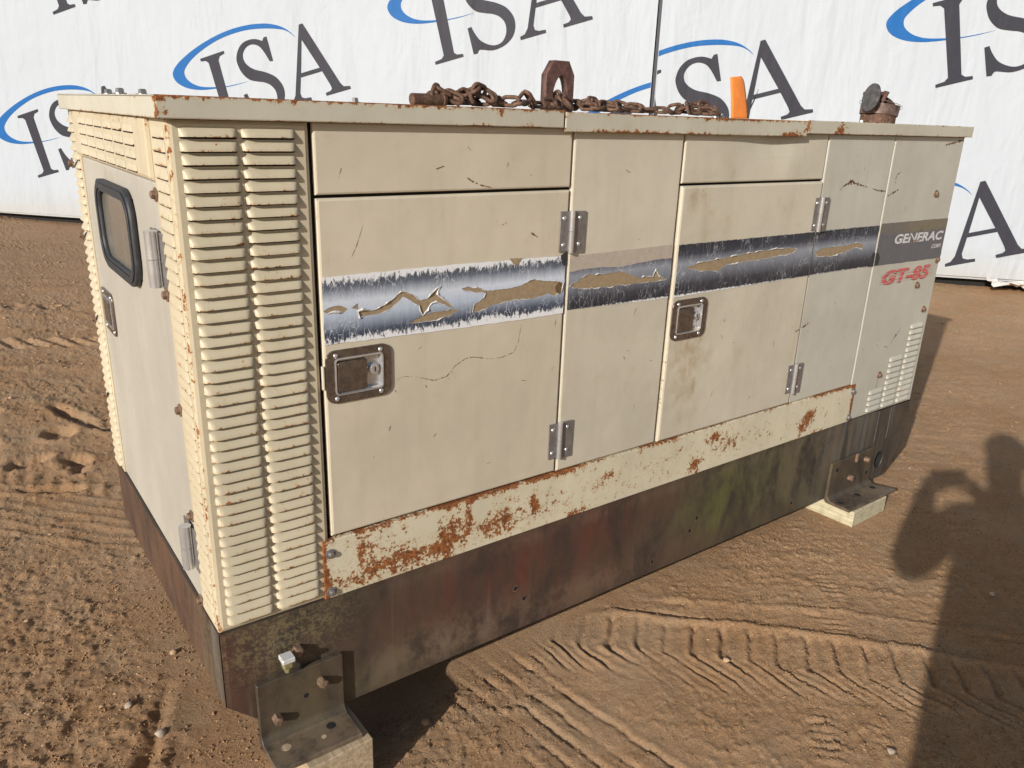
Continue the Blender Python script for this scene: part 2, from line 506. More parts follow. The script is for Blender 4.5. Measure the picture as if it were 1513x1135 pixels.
def fabric_mat():
    m, nt, bs = nmat("white_banner_fabric"); g = N(nt); P = g.pos()
    n = g.noise(P, 1.2, 4, .6)
    x, y, z = g.xyz(P)
    c = g.mix(n, (0.445, 0.485, 0.525), (0.485, 0.525, 0.565))
    low = g.m('ADD', z, g.m('MULTIPLY', g.m('SUBTRACT', g.noise(P, 3.5, 5, .7), .5), .35))
    c = g.mix(g.step(low, .05, .42, .45, 0), c, (0.43, 0.39, 0.33))
    g.put(bs.inputs["Base Color"], c); bs.inputs["Roughness"].default_value = .5
    bs.inputs["Specular IOR Level"].default_value = .08
    f1 = g.noise(g.mapv(P, (1.6, 1.6, .35)), 1.0, 4, .55, .3)
    f2 = g.noise(g.mapv(P, (5, 5, 3)), 1.0, 4, .6, 1.0)
    g.put(bs.inputs["Normal"], g.bump(f2, .24, .035, g.bump(f1, .6, .14)))
    return m
M['fabric'] = fabric_mat()

def ink_mat(name, col, rough):
    m, nt, bs = nmat(name); g = N(nt); P = g.pos()
    n = g.noise(P, 30, 5, .6)
    g.put(bs.inputs["Base Color"], g.mix(n, tuple(x * .9 for x in col), tuple(x * 1.12 for x in col)))
    bs.inputs["Roughness"].default_value = rough
    bs.inputs["Specular IOR Level"].default_value = .10
    f1 = g.noise(g.mapv(P, (1.6, 1.6, .35)), 1.0, 4, .55, .3)
    g.put(bs.inputs["Normal"], g.bump(g.noise(P, 160, 3, .6), .12, .004, g.bump(f1, .45, .12)))
    return m
M['ink'] = ink_mat("dark_grey_lettering", (0.046, 0.046, 0.058), .45)
M['blue'] = ink_mat("blue_swoosh_print", (0.022, 0.125, 0.36), .45)

def soil_mat():
    m, nt, bs = nmat("tan_dirt"); g = N(nt); P = g.pos()
    n1 = g.noise(P, 1.6, 5, .6); n2 = g.noise(P, 16, 7, .7); n3 = g.noise(P, 130, 6, .75); n4 = g.noise(P, 420, 3, .7)
    c = g.mix(g.step(n1, .3, .7), (0.515, 0.285, 0.134), (0.64, 0.395, 0.220))
    c = g.mix(g.step(n2, .35, .70, 0, .5), c, (0.42, 0.225, 0.100))
    c = g.mix(g.step(n3, .40, .72, 0, .7), c, (0.64, 0.45, 0.29))
    c = g.mix(g.step(n3, .30, .44, .5, 0), c, (0.27, 0.14, 0.064))
    c = g.mix(g.step(g.noise(P, 5.5, 5, .65), .42, .66, 0, .45), c, (0.53, 0.38, 0.24))
    c = g.mix(g.step(n4, .32, .46, .5, 0), c, (0.22, 0.12, 0.06))
    c = g.mix(g.step(n4, .56, .68, 0, .5), c, (0.66, 0.48, 0.32))
    c = g.mix(g.step(g.voro(P, 150), .10, .16, .5, 0), c, (0.50, 0.40, 0.29))
    x, y, z = g.xyz(P)
    far = g.step(g.m('ADD', y, g.m('MULTIPLY', n1, 2.0)), 4.5, 8.5, 0, .6)
    c = g.mix(far, c, (0.31, 0.20, 0.125))
    g.put(bs.inputs["Base Color"], c); bs.inputs["Roughness"].default_value = .95
    bs.inputs["Specular IOR Level"].default_value = .15
    b1 = g.bump(g.noise(P, 70, 7, .78), .8, .015)
    b2 = g.bump(n3, 1.0, .010, b1)
    g.put(bs.inputs["Normal"], g.bump(n4, .7, .003, b2))
    return m
M['soil'] = soil_mat()
M['crumb'] = simple("dry_soil_crumb", (0.29, 0.175, 0.092), .95, 0, 45, .45, .4, .002, .1)
M['stone'] = simple("dirt_stone", (0.36, 0.235, 0.14), .9, 0, 30, .45, .3, .002)
M['grey_stone'] = simple("grey_stone", (0.36, 0.29, 0.22), .9, 0, 50, .25, .3, .002)

def glass_mat():
    m, nt, bs = nmat("dusty_window_glass"); g = N(nt); P = g.pos()
    n = g.noise(g.mapv(P, (10, 30, 6)), 1.0, 5, .65)
    g.put(bs.inputs["Base Color"], g.mix(n, (0.15, 0.138, 0.115), (0.225, 0.21, 0.178)))
    g.put(bs.inputs["Roughness"], g.m('ADD', .12, g.m('MULTIPLY', n, .25)))
    bs.inputs["Coat Weight"].default_value = .6
    bs.inputs["Coat Roughness"].default_value = .08
    return m
M['glass'] = glass_mat()

# ------------------------------------------------------------------ ground
def vnoise(x, y, seed=0):
    xi = np.floor(x).astype(np.int64); yi = np.floor(y).astype(np.int64)
    fx = x - xi; fy = y - yi
    fx = fx * fx * fx * (fx * (fx * 6 - 15) + 10); fy = fy * fy * fy * (fy * (fy * 6 - 15) + 10)
    def h(a, b):
        n = (a * 374761393 + b * 668265263 + seed * 1442695041) & 0x7fffffff
        n = ((n ^ (n >> 13)) * 1274126177) & 0x7fffffff
        n = n ^ (n >> 16)
        return (n & 0xffff) / 65535.0
    a = h(xi, yi); b = h(xi + 1, yi); c = h(xi, yi + 1); e = h(xi + 1, yi + 1)
    return (a * (1 - fx) + b * fx) * (1 - fy) + (c * (1 - fx) + e * fx) * fy - .5
def fbm(x, y, s, oct=4, seed=0, rough=.55):
    t = np.zeros_like(x); a = 1.0
    ca, sa = .8, .6
    for k in range(oct):
        xr, yr = x * ca - y * sa, x * sa + y * ca
        t += a * vnoise(xr / s + 17.3 * k, yr / s - 9.1 * k, seed + k)
        a *= rough; s *= .5; x, y = xr, yr
    return t
def sst(a, b, v):
    t = np.clip((v - a) / (b - a), 0, 1); return t * t * (3 - 2 * t)

def ground_height(x, y):
    near = np.exp(-((x - 1.2) / 3.2) ** 2 - ((y - .6) / 3.6) ** 2)
    h = fbm(x, y, 2.2, 3, 1) * .05 * (1 - .75 * near)
    h += fbm(x, y, .42, 3, 5) * .010
    h += fbm(x, y, .11, 4, 11) * (.0030 + .003 * sst(.6, .1, x))
    # swept streaks running to the lower right
    u = x * .80 - y * .60; v = x * .60 + y * .80
    st = fbm(u * .22, v, .030, 4, 21, .65)
    rightw = sst(1.1, 2.2, x) * (1 - .4 * sst(4, 8, x))
    h += st * .0030 * (.35 + rightw)
    # clods and crumbs, rougher towards the near left and in patches
    patch = sst(-.15, .35, fbm(x, y, .8, 2, 31) + .45 * np.exp(-((x + .1) / .5) ** 2 - ((y - .5) / .8) ** 2) - .25 * sst(1.2, 2.0, x) * (y < 1.5))
    cl = fbm(x, y, .030, 3, 41, .65)
    patch = patch * sst(.75, .2, x + .25 * (y < .0)) 
    h += np.maximum(cl, -.1) * (.0022 + .0068 * patch)
    bt = (.86 - (x * .76 + y * .65)) / .26
    tr = sst(-.25, .0, bt) * sst(1.2, .9, bt) * sst(.45, .62, x * .65 - y * .76)
    gate = sst(-.30, .25, fbm(x, y, .30, 3, 53)) * (1 - .75 * tr)
    h += np.maximum(fbm(x, y, .021, 3, 51, .7), -.06) * (.0028 + .0062 * gate + .003 * patch)
    wob = fbm(x, y, .20, 4, 61) * .05
    # tractor tread, chevron lugs in front of the set
    t = x * .65 - y * .76; n = x * .76 + y * .65 + wob * .5
    s = (.86 - n) / .26
    inb = sst(-.03, .06, s) * sst(1.08, .92, s) * sst(.45, .62, t)
    off = np.where(s < .48, 0.0, (s - .48) * .33)
    ph = (((t - off + wob * .22) / .078) % 1.0 - .5) * .078
    keep = (.55 + .75 * sst(-.35, .25, fbm(x, y, .13, 2, 63))) * np.where(s > .5, sst(1.05, .5, s + .35 * fbm(x, y, .1, 2, 64)), 1.0)
    h += inb * keep * (-.0085 * np.exp(-(ph / .0085) ** 2) + .0052 * np.exp(-((ph + .017) / .009) ** 2) + .0022 * np.exp(-((ph - .018) / .012) ** 2))
    h += .011 * np.exp(-((s + .07) / .055) ** 2) * sst(.5, .9, t)
    wj = wob * 1.6 + fbm(x, y, .05, 2, 68) * .05
    h -= .010 * np.exp(-((s + .16 + wj) / .022) ** 2) * sst(.55, .9, t) * sst(-.15, .1, fbm(x, y, .2, 2, 67))
    h -= .007 * np.exp(-((s + .42 + wj * 1.3 + .25 * (t - 1.1)) / .020) ** 2) * sst(.75, 1.0, t) * sst(-.05, .15, fbm(x, y, .25, 2, 70))
    h += .006 * np.exp(-((s + .50 + wj * 1.3 + .25 * (t - 1.1)) / .05) ** 2) * sst(.75, 1.0, t)
    # straight tyre grooves running out from under the set
    t2 = x * .19 - y * .98; n2 = x * .98 + y * .19 + wob * .16 + .05 * t2 + fbm(x, y, .04, 2, 65) * .006
    brk = sst(-.35, .15, fbm(x, y, .12, 2, 66))
    for c0, dpt in ((.63, .010), (.685, .013), (.735, .010), (.80, .012), (.57, .007)):
        h -= dpt * .62 * (.3 + .7 * brk) * np.exp(-((n2 - c0) / .0066) ** 2) * sst(-.25, .0, t2)
        h += dpt * .22 * brk * np.exp(-((n2 - c0 - .016) / .010) ** 2) * sst(-.25, .0, t2)
    # small ladder prints
    for cx, cy, dx, dy in ((1.22, -.66, .75, .66), (1.62, -.42, .7, .7), (.42, -.30, .3, .95), (1.78, -.30, .6, .8)):
        a = (x - cx) * dx + (y - cy) * dy; b = -(x - cx) * dy + (y - cy) * dx
        w = np.exp(-(a / .09) ** 4 - (b / .035) ** 4)
        h += w * .0035 * np.sin(a * 2 * math.pi / .026)
    # ---- left side
    L = sst(.75, .3, x)
    t5 = x * .70 - y * .71; n5 = x * .71 + y * .70 + wob * .4
    for c0 in (.92, .975, 1.03, 1.085, 1.14, 1.20):
        h += L * (.0045 * np.exp(-((n5 - c0) / .011) ** 2))
    band = sst(1.20, 1.24, n5) * sst(1.42, 1.38, n5) * L
    h += band * .0035 * np.sin((t5 - .6 * np.abs(n5 - 1.31)) * 2 * math.pi / .075)
    # lug holes left by a loader tyre
    for cx, cy, rx, ry, an in ((.06, 2.55, .045, .24, .38), (-.03, 2.39, .07, .07, 0), (.20, 2.36, .06, .16, .5), (-.18, 2.15, .09, .055, .2), (-.01, 2.05, .06, .08, .3),
                               (-.33, 2.45, .06, .2, .4), (-.28, 2.75, .08, .06, 0), (.10, 2.05, .16, .03, .2), (-.10, 1.86, .14, .03, -.4),
                               (.03, 4.9, .07, .09, 0), (.24, 4.8, .07, .09, 0), (-.25, 4.95, .07, .08, 0), (-.4, 3.3, .1, .06, 0)):
        a = (x - cx) * math.cos(an) + (y - cy) * math.sin(an); b = -(x - cx) * math.sin(an) + (y - cy) * math.cos(an)
        q = (a / rx) ** 2 + (b / ry) ** 2
        q = q * 1.9 + 1.5 * fbm(x, y, .06, 2, 69)
        h += -.032 * np.exp(-np.maximum(q, 0) ** 2) + .006 * np.exp(-((np.sqrt(np.maximum(q, 0)) - 1.7) / .4) ** 2)
    # herringbone strip farther back
    t3 = x * .93 - y * .36; n3 = x * .36 + y * .93 + wob
    w3 = sst(3.55, 3.62, n3) * sst(4.02, 3.92, n3)
    h += L * w3 * (.010 * np.sin((t3 - .9 * np.abs(n3 - 3.78)) * 2 * math.pi / .12) - .006)
    for c0 in (3.2, 4.3, 4.55, 5.2, 5.5, 6.4):
        h += .009 * np.exp(-((n3 - c0 + wob) / .05) ** 2) * L
    # trench and lug prints in the near left corner
    a = (x + .155) * .44 + (y - .22) * .90; b = -(x + .155) * .90 + (y - .22) * .44 + wob * .3
    h += (-.016 * np.exp(-(b / .016) ** 2) + .010 * np.exp(-((b + .035) / .022) ** 2)) * sst(-.25, -.1, a) * sst(.36, .25, a)
    h += .006 * np.sin((x * .5 - y * .86) * 2 * math.pi / .085 + 3 * wob * 20) * np.exp(-((x + .28) / .16) ** 2 - ((y - .52) / .32) ** 2)
    # level bearing under the timber blocks, smooth under the set
    under = sst(-.14, .02, x) * sst(2.85, 2.6, x) * sst(-.02, .10, y) * sst(1.2, 1.0, y)
    h *= 1 - .85 * under
    for cx, cy in ((.17, -.02), (2.31, .0)):
        h *= 1 - np.exp(-((x - cx) / .19) ** 4 - ((y - cy) / .19) ** 4) * .9
    hollow = sst(1.65, .45, x) * sst(-1.55, -1.0, y) * sst(3.2, 1.2, y)
    return h - .002 - .082 * hollow

def axis(segs):
    out = [segs[0][0]]
    for lo, hi, s0, s1 in segs:
        p = lo; 
        while p < hi - 1e-9:
            f = (p - lo) / (hi - lo); p = min(hi, p + s0 + (s1 - s0) * f); out.append(p)
    return np.array(sorted(set(round(float(v), 5) for v in out)))
GX = axis([(-90, -6, 8, 1.0), (-6, -1.4, .8, .03), (-1.4, -.6, .03, .007), (-.6, 2.2, .0058, .0058), (2.2, 4.2, .008, .020), (4.2, 9.5, .025, .07), (9.5, 90, .5, 8)])
GY = axis([(-90, -6, 8, 1.0), (-6, -1.6, .8, .03), (-1.6, -1.0, .03, .007), (-1.0, .6, .0058, .0058), (.6, 1.0, .0058, .008), (1.0, 3.2, .008, .016), (3.2, 6.0, .018, .035), (6.0, 11, .04, .10), (11, 90, .5, 8)])
XX, YY = np.meshgrid(GX, GY, indexing='ij')
HH = ground_height(XX, YY)
nx, ny = XX.shape
co = np.stack([XX, YY, HH], -1).reshape(-1, 3).astype(np.float32)
I = np.arange((nx - 1) * (ny - 1)); gi = I // (ny - 1); gj = I % (ny - 1)
q = np.stack([gi * ny + gj, (gi + 1) * ny + gj, (gi + 1) * ny + gj + 1, gi * ny + gj + 1], -1).astype(np.int32)
me = bpy.data.meshes.new("ground")
me.vertices.add(len(co)); me.vertices.foreach_set("co", co.ravel())
me.loops.add(q.size); me.loops.foreach_set("vertex_index", q.ravel())
me.polygons.add(len(q)); me.polygons.foreach_set("loop_start", np.arange(0, q.size, 4, dtype=np.int32))
me.polygons.foreach_set("use_smooth", np.ones(len(q), dtype=bool))
me.update(); me.validate(); me.materials.append(M['soil'])
ground = tag(link("ground", me), "rutted tan dirt yard with tyre tracks", None, None, "structure")

def gh(x, y): return float(ground_height(np.array([[float(x)]]), np.array([[float(y)]]))[0, 0])

# loose gravel: one uncountable mass
def stone_shape(seed, flat=.6):
    rnd = random.Random(seed)
    bm = bmesh.new(); bmesh.ops.create_icosphere(bm, subdivisions=1, radius=1.0)
    for v in bm.verts: v.co *= rnd.uniform(.65, 1.2); v.co.z *= flat
    vs = [tuple(v.co) for v in bm.verts]; fs = [tuple(v.index for v in f.verts) for f in bm.faces]
    bm.free(); return np.array(vs), np.array(fs)
shapes = [stone_shape(s) for s in range(6)]
OCT = np.array([(1, 0, 0), (0, 1, 0), (-1, 0, 0), (0, -1, 0), (0, 0, .8), (0, 0, -.8)], float)
OCF = np.array([(0, 1, 4), (1, 2, 4), (2, 3, 4), (3, 0, 4), (1, 0, 5), (2, 1, 5), (3, 2, 5), (0, 3, 5)])
crumbs = [(OCT * np.random.default_rng(s).uniform(.6, 1.25, (6, 1)), OCF) for s in range(8)]
rng = np.random.default_rng(5)
def scatter(n, box_, rmin, rmax, seedoff):
    x = rng.uniform(box_[0], box_[1], n); y = rng.uniform(box_[2], box_[3], n)
    keep = fbm(x[:, None], y[:, None], .5, 2, 77)[:, 0] > rng.uniform(-.45, .3, n)
    return x[keep], y[keep], rng.uniform(rmin, rmax, n)[keep] * rng.uniform(.6, 1, n)[keep]
PX, PY, PR = [np.concatenate(a) for a in zip(
    scatter(1500, (-1.0, .3, -.3, 2.6), .0018, .0065, 1), scatter(1300, (.3, 3.2, -1.2, .05), .0015, .0045, 2),
    scatter(420, (2.7, 8, -.5, 3), .004, .011, 3), scatter(900, (-1.5, 1.2, 2.6, 8.5), .004, .018, 4))]
PH = ground_height(PX[:, None], PY[:, None])[:, 0]
vv, ff, o = [], [], 0
for i in range(len(PX)):
    vs, fs = shapes[i % 6]
    an = rng.uniform(0, 6.28); ca, sa = math.cos(an), math.sin(an)
    p = np.stack([(vs[:, 0] * ca - vs[:, 1] * sa) * 1.15, vs[:, 0] * sa + vs[:, 1] * ca, vs[:, 2]], -1) * PR[i] + [PX[i], PY[i], PH[i] + PR[i] * .18]
    vv.append(p); ff.append(fs + o); o += len(vs)
NP = len(PX)
CX, CY, CR = [np.concatenate(a) for a in zip(
    scatter(16000, (-1.0, .3, -.2, 2.4), .0016, .0062, 1), scatter(42000, (.25, 2.6, -1.1, .05), .0014, .0042, 2),
    scatter(4000, (2.4, 5, -.5, 1.6), .002, .005, 3), scatter(5000, (-1.2, .8, 2.4, 6), .002, .008, 4))]
CH = ground_height(CX[:, None], CY[:, None])[:, 0]
cv, cf, co_ = [], [], 0
for i in range(len(CX)):
    vs, fs = crumbs[i % 8]; an = (i * 2.39996) % 6.283; ca, sa = math.cos(an), math.sin(an)
    cv.append(np.stack([vs[:, 0] * ca - vs[:, 1] * sa, vs[:, 0] * sa + vs[:, 1] * ca, vs[:, 2]], -1) * CR[i] + [CX[i], CY[i], CH[i] + CR[i] * .25])
    cf.append(fs + co_); co_ += 6
tag(mk("soil_crumbs", np.concatenate(cv).tolist(), np.concatenate(cf).tolist(), M['crumb'], fix=False), "fine crumbs of dry soil lying on the dirt", None, None, "stuff")
tag(mk("gravel", np.concatenate(vv).tolist(), np.concatenate(ff).tolist(), M['stone'], fix=False), "loose grit and pebbles scattered over the dirt", None, None, "stuff")

# ------------------------------------------------------------------ banner wall
WO = Vector((0.355, 10.02)); WT = Vector((0.663, -0.749)).normalized(); WN = Vector((WT.y, -WT.x))   # WN looks at the camera
def W(s, z, dep=0.0):                       # dep > 0: towards the camera
    p = WO + WT * s + WN * dep
    return (p.x, p.y, z)
WALLF = lambda a, b, dd: W(a, b, dd)
V1, V2 = (2.44, .667), (.523, 1.754)
S_PTS = [(.822, .711), (.854, .711), (.849, .472), (.812, .476), (.78, .573), (.741, .643), (.673, .681), (.597, .674), (.536, .623), (.524, .557), (.555, .496), (.618, .442), (.729, .387), (.82, .321), (.868, .24), (.877, .168), (.858, .10), (.812, .04), (.72, -.007), (.602, -.018), (.494, .016), (.466, .017), (.445, -.009), (.406, -.005), (.405, .236), (.445, .24), (.464, .174), (.512, .089), (.612, .025), (.706, .028), (.768, .094), (.781, .18), (.745, .25), (.684, .295), (.606, .325), (.522, .365), (.467, .437), (.445, .511), (.447, .592), (.498, .673), (.573, .721), (.659, .731), (.734, .716), (.795, .682)]
S_C = (0, 1, 2, 3, 21, 22, 23, 24, 25, 43)
A_PTS = [(1.243, .724), (1.285, .724), (1.512, .085), (1.54, .042), (1.61, .028), (1.61, 0), (1.326, 0), (1.326, .028), (1.385, .034), (1.408, .052), (1.402, .09), (1.352, .24), (1.10, .24), (1.045, .095), (1.05, .052), (1.085, .034), (1.152, .028), (1.152, 0), (.895, 0), (.895, .028), (.945, .04), (.985, .085)]
A_IN = [(1.226, .585), (1.338, .278), (1.116, .278)]
I_PTS = [(.033, .70), (.033, .675), (.09, .665), (.118, .635), (.105, .06), (.075, .035), (0, .026), (0, 0), (.30, 0), (.30, .026), (.24, .035), (.213, .06), (.237, .635), (.265, .668), (.328, .68), (.33, .705)]
SW_O = [(1.169, .617), (1.136, .672), (1.065, .743), (.973, .797), (.859, .837), (.693, .868), (.501, .879), (.297, .866), (.081, .829), (-.11, .776), (-.255, .717), (-.336, .654), (-.343, .587), (-.301, .52), (-.206, .454), (-.069, .406), (.075, .38), (.237, .36), (.369, .352), (.502, .353)]
SW_I = [(.37, .358), (.239, .368), (.112, .391), (-.043, .432), (-.141, .487), (-.199, .557), (-.203, .621), (-.163, .666), (-.063, .723), (.095, .778), (.279, .818), (.45, .833), (.645, .828), (.829, .796), (.96, .76), (1.058, .723), (1.121, .676)]
GAP0, GAP1 = 7.672, 7.712
def banner(name, s0, s1, logos, label):
    root = empty(name, W((s0 + s1) / 2, 0), label, "banner")
    inv = Matrix.Translation(-root.location)
    verts, faces = [], []
    ns, nz = 90, 28
    zs = [.062] + [.062 + 4.6 * (k / nz) ** 1.4 for k in range(1, nz + 1)]
    for i in range(ns + 1):
        s = s0 + (s1 - s0) * i / ns
        for z in zs:
            dep = .012 * math.sin(s * 2.1) * math.exp(-z * 3) - .02 * math.exp(-z * 9)
            verts.append(Vector(W(s, z, dep)) - root.location)
    m = len(zs)
    for i in range(ns):
        for j in range(m - 1): faces.append((i * m + j, (i + 1) * m + j, (i + 1) * m + j + 1, i * m + j + 1))
    mk("fabric_sheet", verts, faces, M['fabric'], root, smooth=True)
    # hem rail along the bottom edge
    bm = bmesh.new()
    for k in range(24):
        a, b = s0 + (s1 - s0) * k / 24, s0 + (s1 - s0) * (k + 1) / 24
        z0a, z0b = .075 + .012 * math.sin(a * 1.3), .075 + .012 * math.sin(b * 1.3)
        vs = [bm.verts.new(Vector(W(*p)) - root.location) for p in ((a, z0a, .006), (b, z0b, .006), (b, z0b + .19, .004), (a, z0a + .19, .004), (a, z0a, -.03), (b, z0b, -.03))]
        bm.faces.new(vs[:4]); bm.faces.new((vs[1], vs[0], vs[4], vs[5]))
    from_bm("hem", bm, M['fabric'], root, smooth=False)
    r = R(15.5); c_, s_ = math.cos(r), math.sin(r)
    for ox, oz in logos:
        T = lambda p: (ox + p[0] * c_ - p[1] * s_, oz + p[0] * s_ + p[1] * c_)
        for nm, loops, mat, dep in (("swoosh", [smooth_closed(SW_O + SW_I, (0, 19), 4)], 'blue', .003), ("letter", [I_PTS], 'ink', .0055), ("letter", [smooth_closed(S_PTS, S_C, 4)], 'ink', .0055), ("letter", [A_PTS, A_IN], 'ink', .0055)):
            lps = []
            for lp in loops:
                q = [T(p) for p in lp]
                for ax, val, kg in ((0, s0 + .004, True), (0, s1 - .004, False), (1, .09, True), (1, 4.6, False)):
                    q = clip(q, ax, val, kg) if len(q) > 2 else q
                if len(q) > 2: lps.append(q)
            if not lps: continue
            ob = holed(nm, lps, lambda a, b, dd: tuple(Vector(W(a, b, -dd)) - root.location), -dep, .002, M[mat], root)
    return root
A_ = (.644, .503)
lat = lambda o, i, j: (o[0] + i * V1[0] + j * V2[0], o[1] + i * V1[1] + j * V2[1])
b_left = banner("banner", -6.0, GAP0, [A_, (3.056, 1.158), (5.523, 1.837), (1.167, 2.257), lat((5.523, 1.837), 1, -1), lat((1.167, 2.257), -1, 0), lat((1.167, 2.257), 1, 0), lat((1.167, 2.257), 2, 0), lat((1.167, 2.257), -1, 1), lat(A_, -2, 0)],
                "white fabric banner left of the dark upright gap, behind the generator's louvered end")
b_right = banner("banner", GAP1, 17.0, [(7.621, 1.072), (10.175, 1.739), (9.70, -.077), lat((7.621, 1.072), 0, 1), lat((10.175, 1.739), 0, 1), lat((9.70, -.077), 1, 0), lat((10.175, 1.739), 1, 0)],
                "white fabric banner right of the dark upright gap, behind the generator's far end")
# the dark shed wall the banners hang on
wb = empty("shed_wall", W(5.5, 0, -.3), "dark shed wall showing in the gap between and below the two white banners", "wall")
bm = bmesh.new()
vs = [bm.verts.new(Vector(W(*p)) - wb.location) for p in ((-6.2, -.05, -.12), (17.2, -.05, -.12), (17.2, 4.8, -.12), (-6.2, 4.8, -.12), (-6.2, -.05, -.4), (17.2, -.05, -.4), (17.2, 4.8, -.4), (-6.2, 4.8, -.4))]
for f in ((0, 1, 2, 3), (5, 4, 7, 6), (4, 0, 3, 7), (1, 5, 6, 2), (3, 2, 6, 7), (0, 4, 5, 1)): bm.faces.new([vs[k] for k in f])
from_bm("wall_sheet", bm, M['dark'], wb)
bm = bmesh.new()
vs = [bm.verts.new(Vector(W(*p)) - wb.location) for p in ((7.66, 0, -.10), (7.72, 0, -.10), (7.72, 4.7, -.10), (7.66, 4.7, -.10), (7.66, 0, -.03), (7.72, 0, -.03), (7.72, 4.7, -.03), (7.66, 4.7, -.03))]
for f in ((0, 1, 2, 3), (5, 4, 7, 6), (4, 0, 3, 7), (1, 5, 6, 2), (3, 2, 6, 7), (0, 4, 5, 1)): bm.faces.new([vs[k] for k in f])
from_bm("post", bm, simple("dark_post_paint", (0.03, 0.03, 0.045), .5), wb)

# ------------------------------------------------------------------ generator
L, WD = 2.70, 1.0025
gen = empty("generator", (0, 0, GZ - .295), "beige enclosed diesel generator with louvered corner, peeling black stripe and rusty sill", "generator")
UP = (0, 0, .295)                           # parts are modelled with z = 0 at the skid top
def part(o): o.location = UP; return o

# dark core behind the sheet metal
part(box("body_core", (.014, .014, -.01), (L - .014, WD - .014, 1.0), M['dark'], gen))

# --- skid base
def skid_field(x, z):
    mar = 1.2 * gauss(x, z, .75, -.13, .42, .16) + .6 * gauss(x, z, 1.15, -.05, .3, .07) + .5 * gauss(x, z, 1.2, -.25, .5, .05) + .9 * gauss(x, z, .02, -.1, .05, .3)
    moss = 1.4 * gauss(x, z, 1.62, -.12, .22, .12) + .4 * gauss(x, z, .3, -.25, .2, .06) + .5 * gauss(x, z, 2.0, -.15, .2, .2)
    blue = .7 * max(0, min(1, (x - 1.9) / .4)) * (1 if z > -.2 else .6) + .35 * gauss(x, z, .55, -.24, .3, .05)
    lich = 1.6 * gauss(x, z, .12, -.05, .14, .08)
    rust = .10 * gauss(x, z, .05, -.22, .06, .05) + .06 * gauss(x, z, .6, -.2, .6, .1)
    dust_highlight = .8 * gauss(x, z, .55, -.24, .22, .06) + .5 * gauss(x, z, 1.0, -.25, .3, .05) + .5 * gauss(x, z, 2.1, -.10, .3, .12) + .35 * gauss(x, z, 1.4, -.02, 1.2, .02)  # last term paints a thin highlight along the top edge, the others dust
    return mar, moss, blue, lich, rust, dust_highlight
XS = [0, .01, .03, .06, .09, .115] + [.115 + (2.455 - .115) * k / 90 for k in range(1, 91)]
def zbot(x):
    if x < .115: return -.18 - x
    return -.295
verts, faces, att = [], [], {k: [] for k in ("maroon", "moss", "blue", "lichen", "rust", "dust_highlight")}
NZ = 12
def addv(p, fx, fz):
    verts.append(p)
    for k, v in zip(("maroon", "moss", "blue", "lichen", "rust", "dust_highlight"), skid_field(fx, fz)): att[k].append(v)
for x in XS:
    for j in range(NZ + 1):
        z = 0 + (zbot(x)) * j / NZ
        addv((x, -.002 + (.002 if (x == 0) else 0), z), x, z)
for i in range(len(XS) - 1):
    for j in range(NZ): faces.append((i * (NZ + 1) + j, (i + 1) * (NZ + 1) + j, (i + 1) * (NZ + 1) + j + 1, i * (NZ + 1) + j + 1))
def sheet(fn, na, nb, fld):
    b0 = len(verts)
    for i in range(na + 1):
        for j in range(nb + 1):
            p = fn(i / na, j / nb); verts.append(p)
            for k, v in zip(("maroon", "moss", "blue", "lichen", "rust", "dust_highlight"), fld(p)): att[k].append(v)
    for i in range(na):
        for j in range(nb): faces.append((b0 + i * (nb + 1) + j, b0 + (i + 1) * (nb + 1) + j, b0 + (i + 1) * (nb + 1) + j + 1, b0 + i * (nb + 1) + j + 1))
endfld = lambda p: (.95 - .5 * math.exp(-(p[1] / .14) ** 2), .15, .75 * math.exp(-((p[1] - .06) / .07) ** 2), .5 * math.exp(-((p[1] - .08) / .08) ** 2), .03, .15)  # blue near the corner is a painted grey-blue reflection
sheet(lambda u, v: (-.002, u * WD, -.18 * v), 20, 5, endfld)                                 # end plate
sheet(lambda u, v: (-.002 + .117 * v, u * WD, -.18 - .115 * v), 20, 4, endfld)               # its chamfer
sheet(lambda u, v: (.115 + (2.585 - .115) * u, WD * v, -.295), 4, 2, lambda p: (0, 0, 0, 0, 0, 0))
sheet(lambda u, v: (2.585 + .115 * v, u * WD, -.295 + .11 * v), 6, 2, lambda p: (.3, 0, 0, 0, 0, 0))
sheet(lambda u, v: (L, u * WD, -.185 * v), 6, 2, lambda p: (.3, 0, 0, 0, 0, 0))
sheet(lambda u, v: (-.002 + 2.704 * u, WD * v - .002, .0), 4, 2, lambda p: (.2, 0, 0, 0, 0, 0))
sheet(lambda u, v: (.0 + L * u, WD, -.18 * v), 4, 2, lambda p: (.2, 0, 0, 0, 0, 0))
sheet(lambda u, v: (.115 + 2.47 * u, WD, -.18 - .115 * v), 4, 2, lambda p: (.2, 0, 0, 0, 0, 0))
skid = part(mk("skid_base", verts, faces, M['skid'], gen, attrs=att))
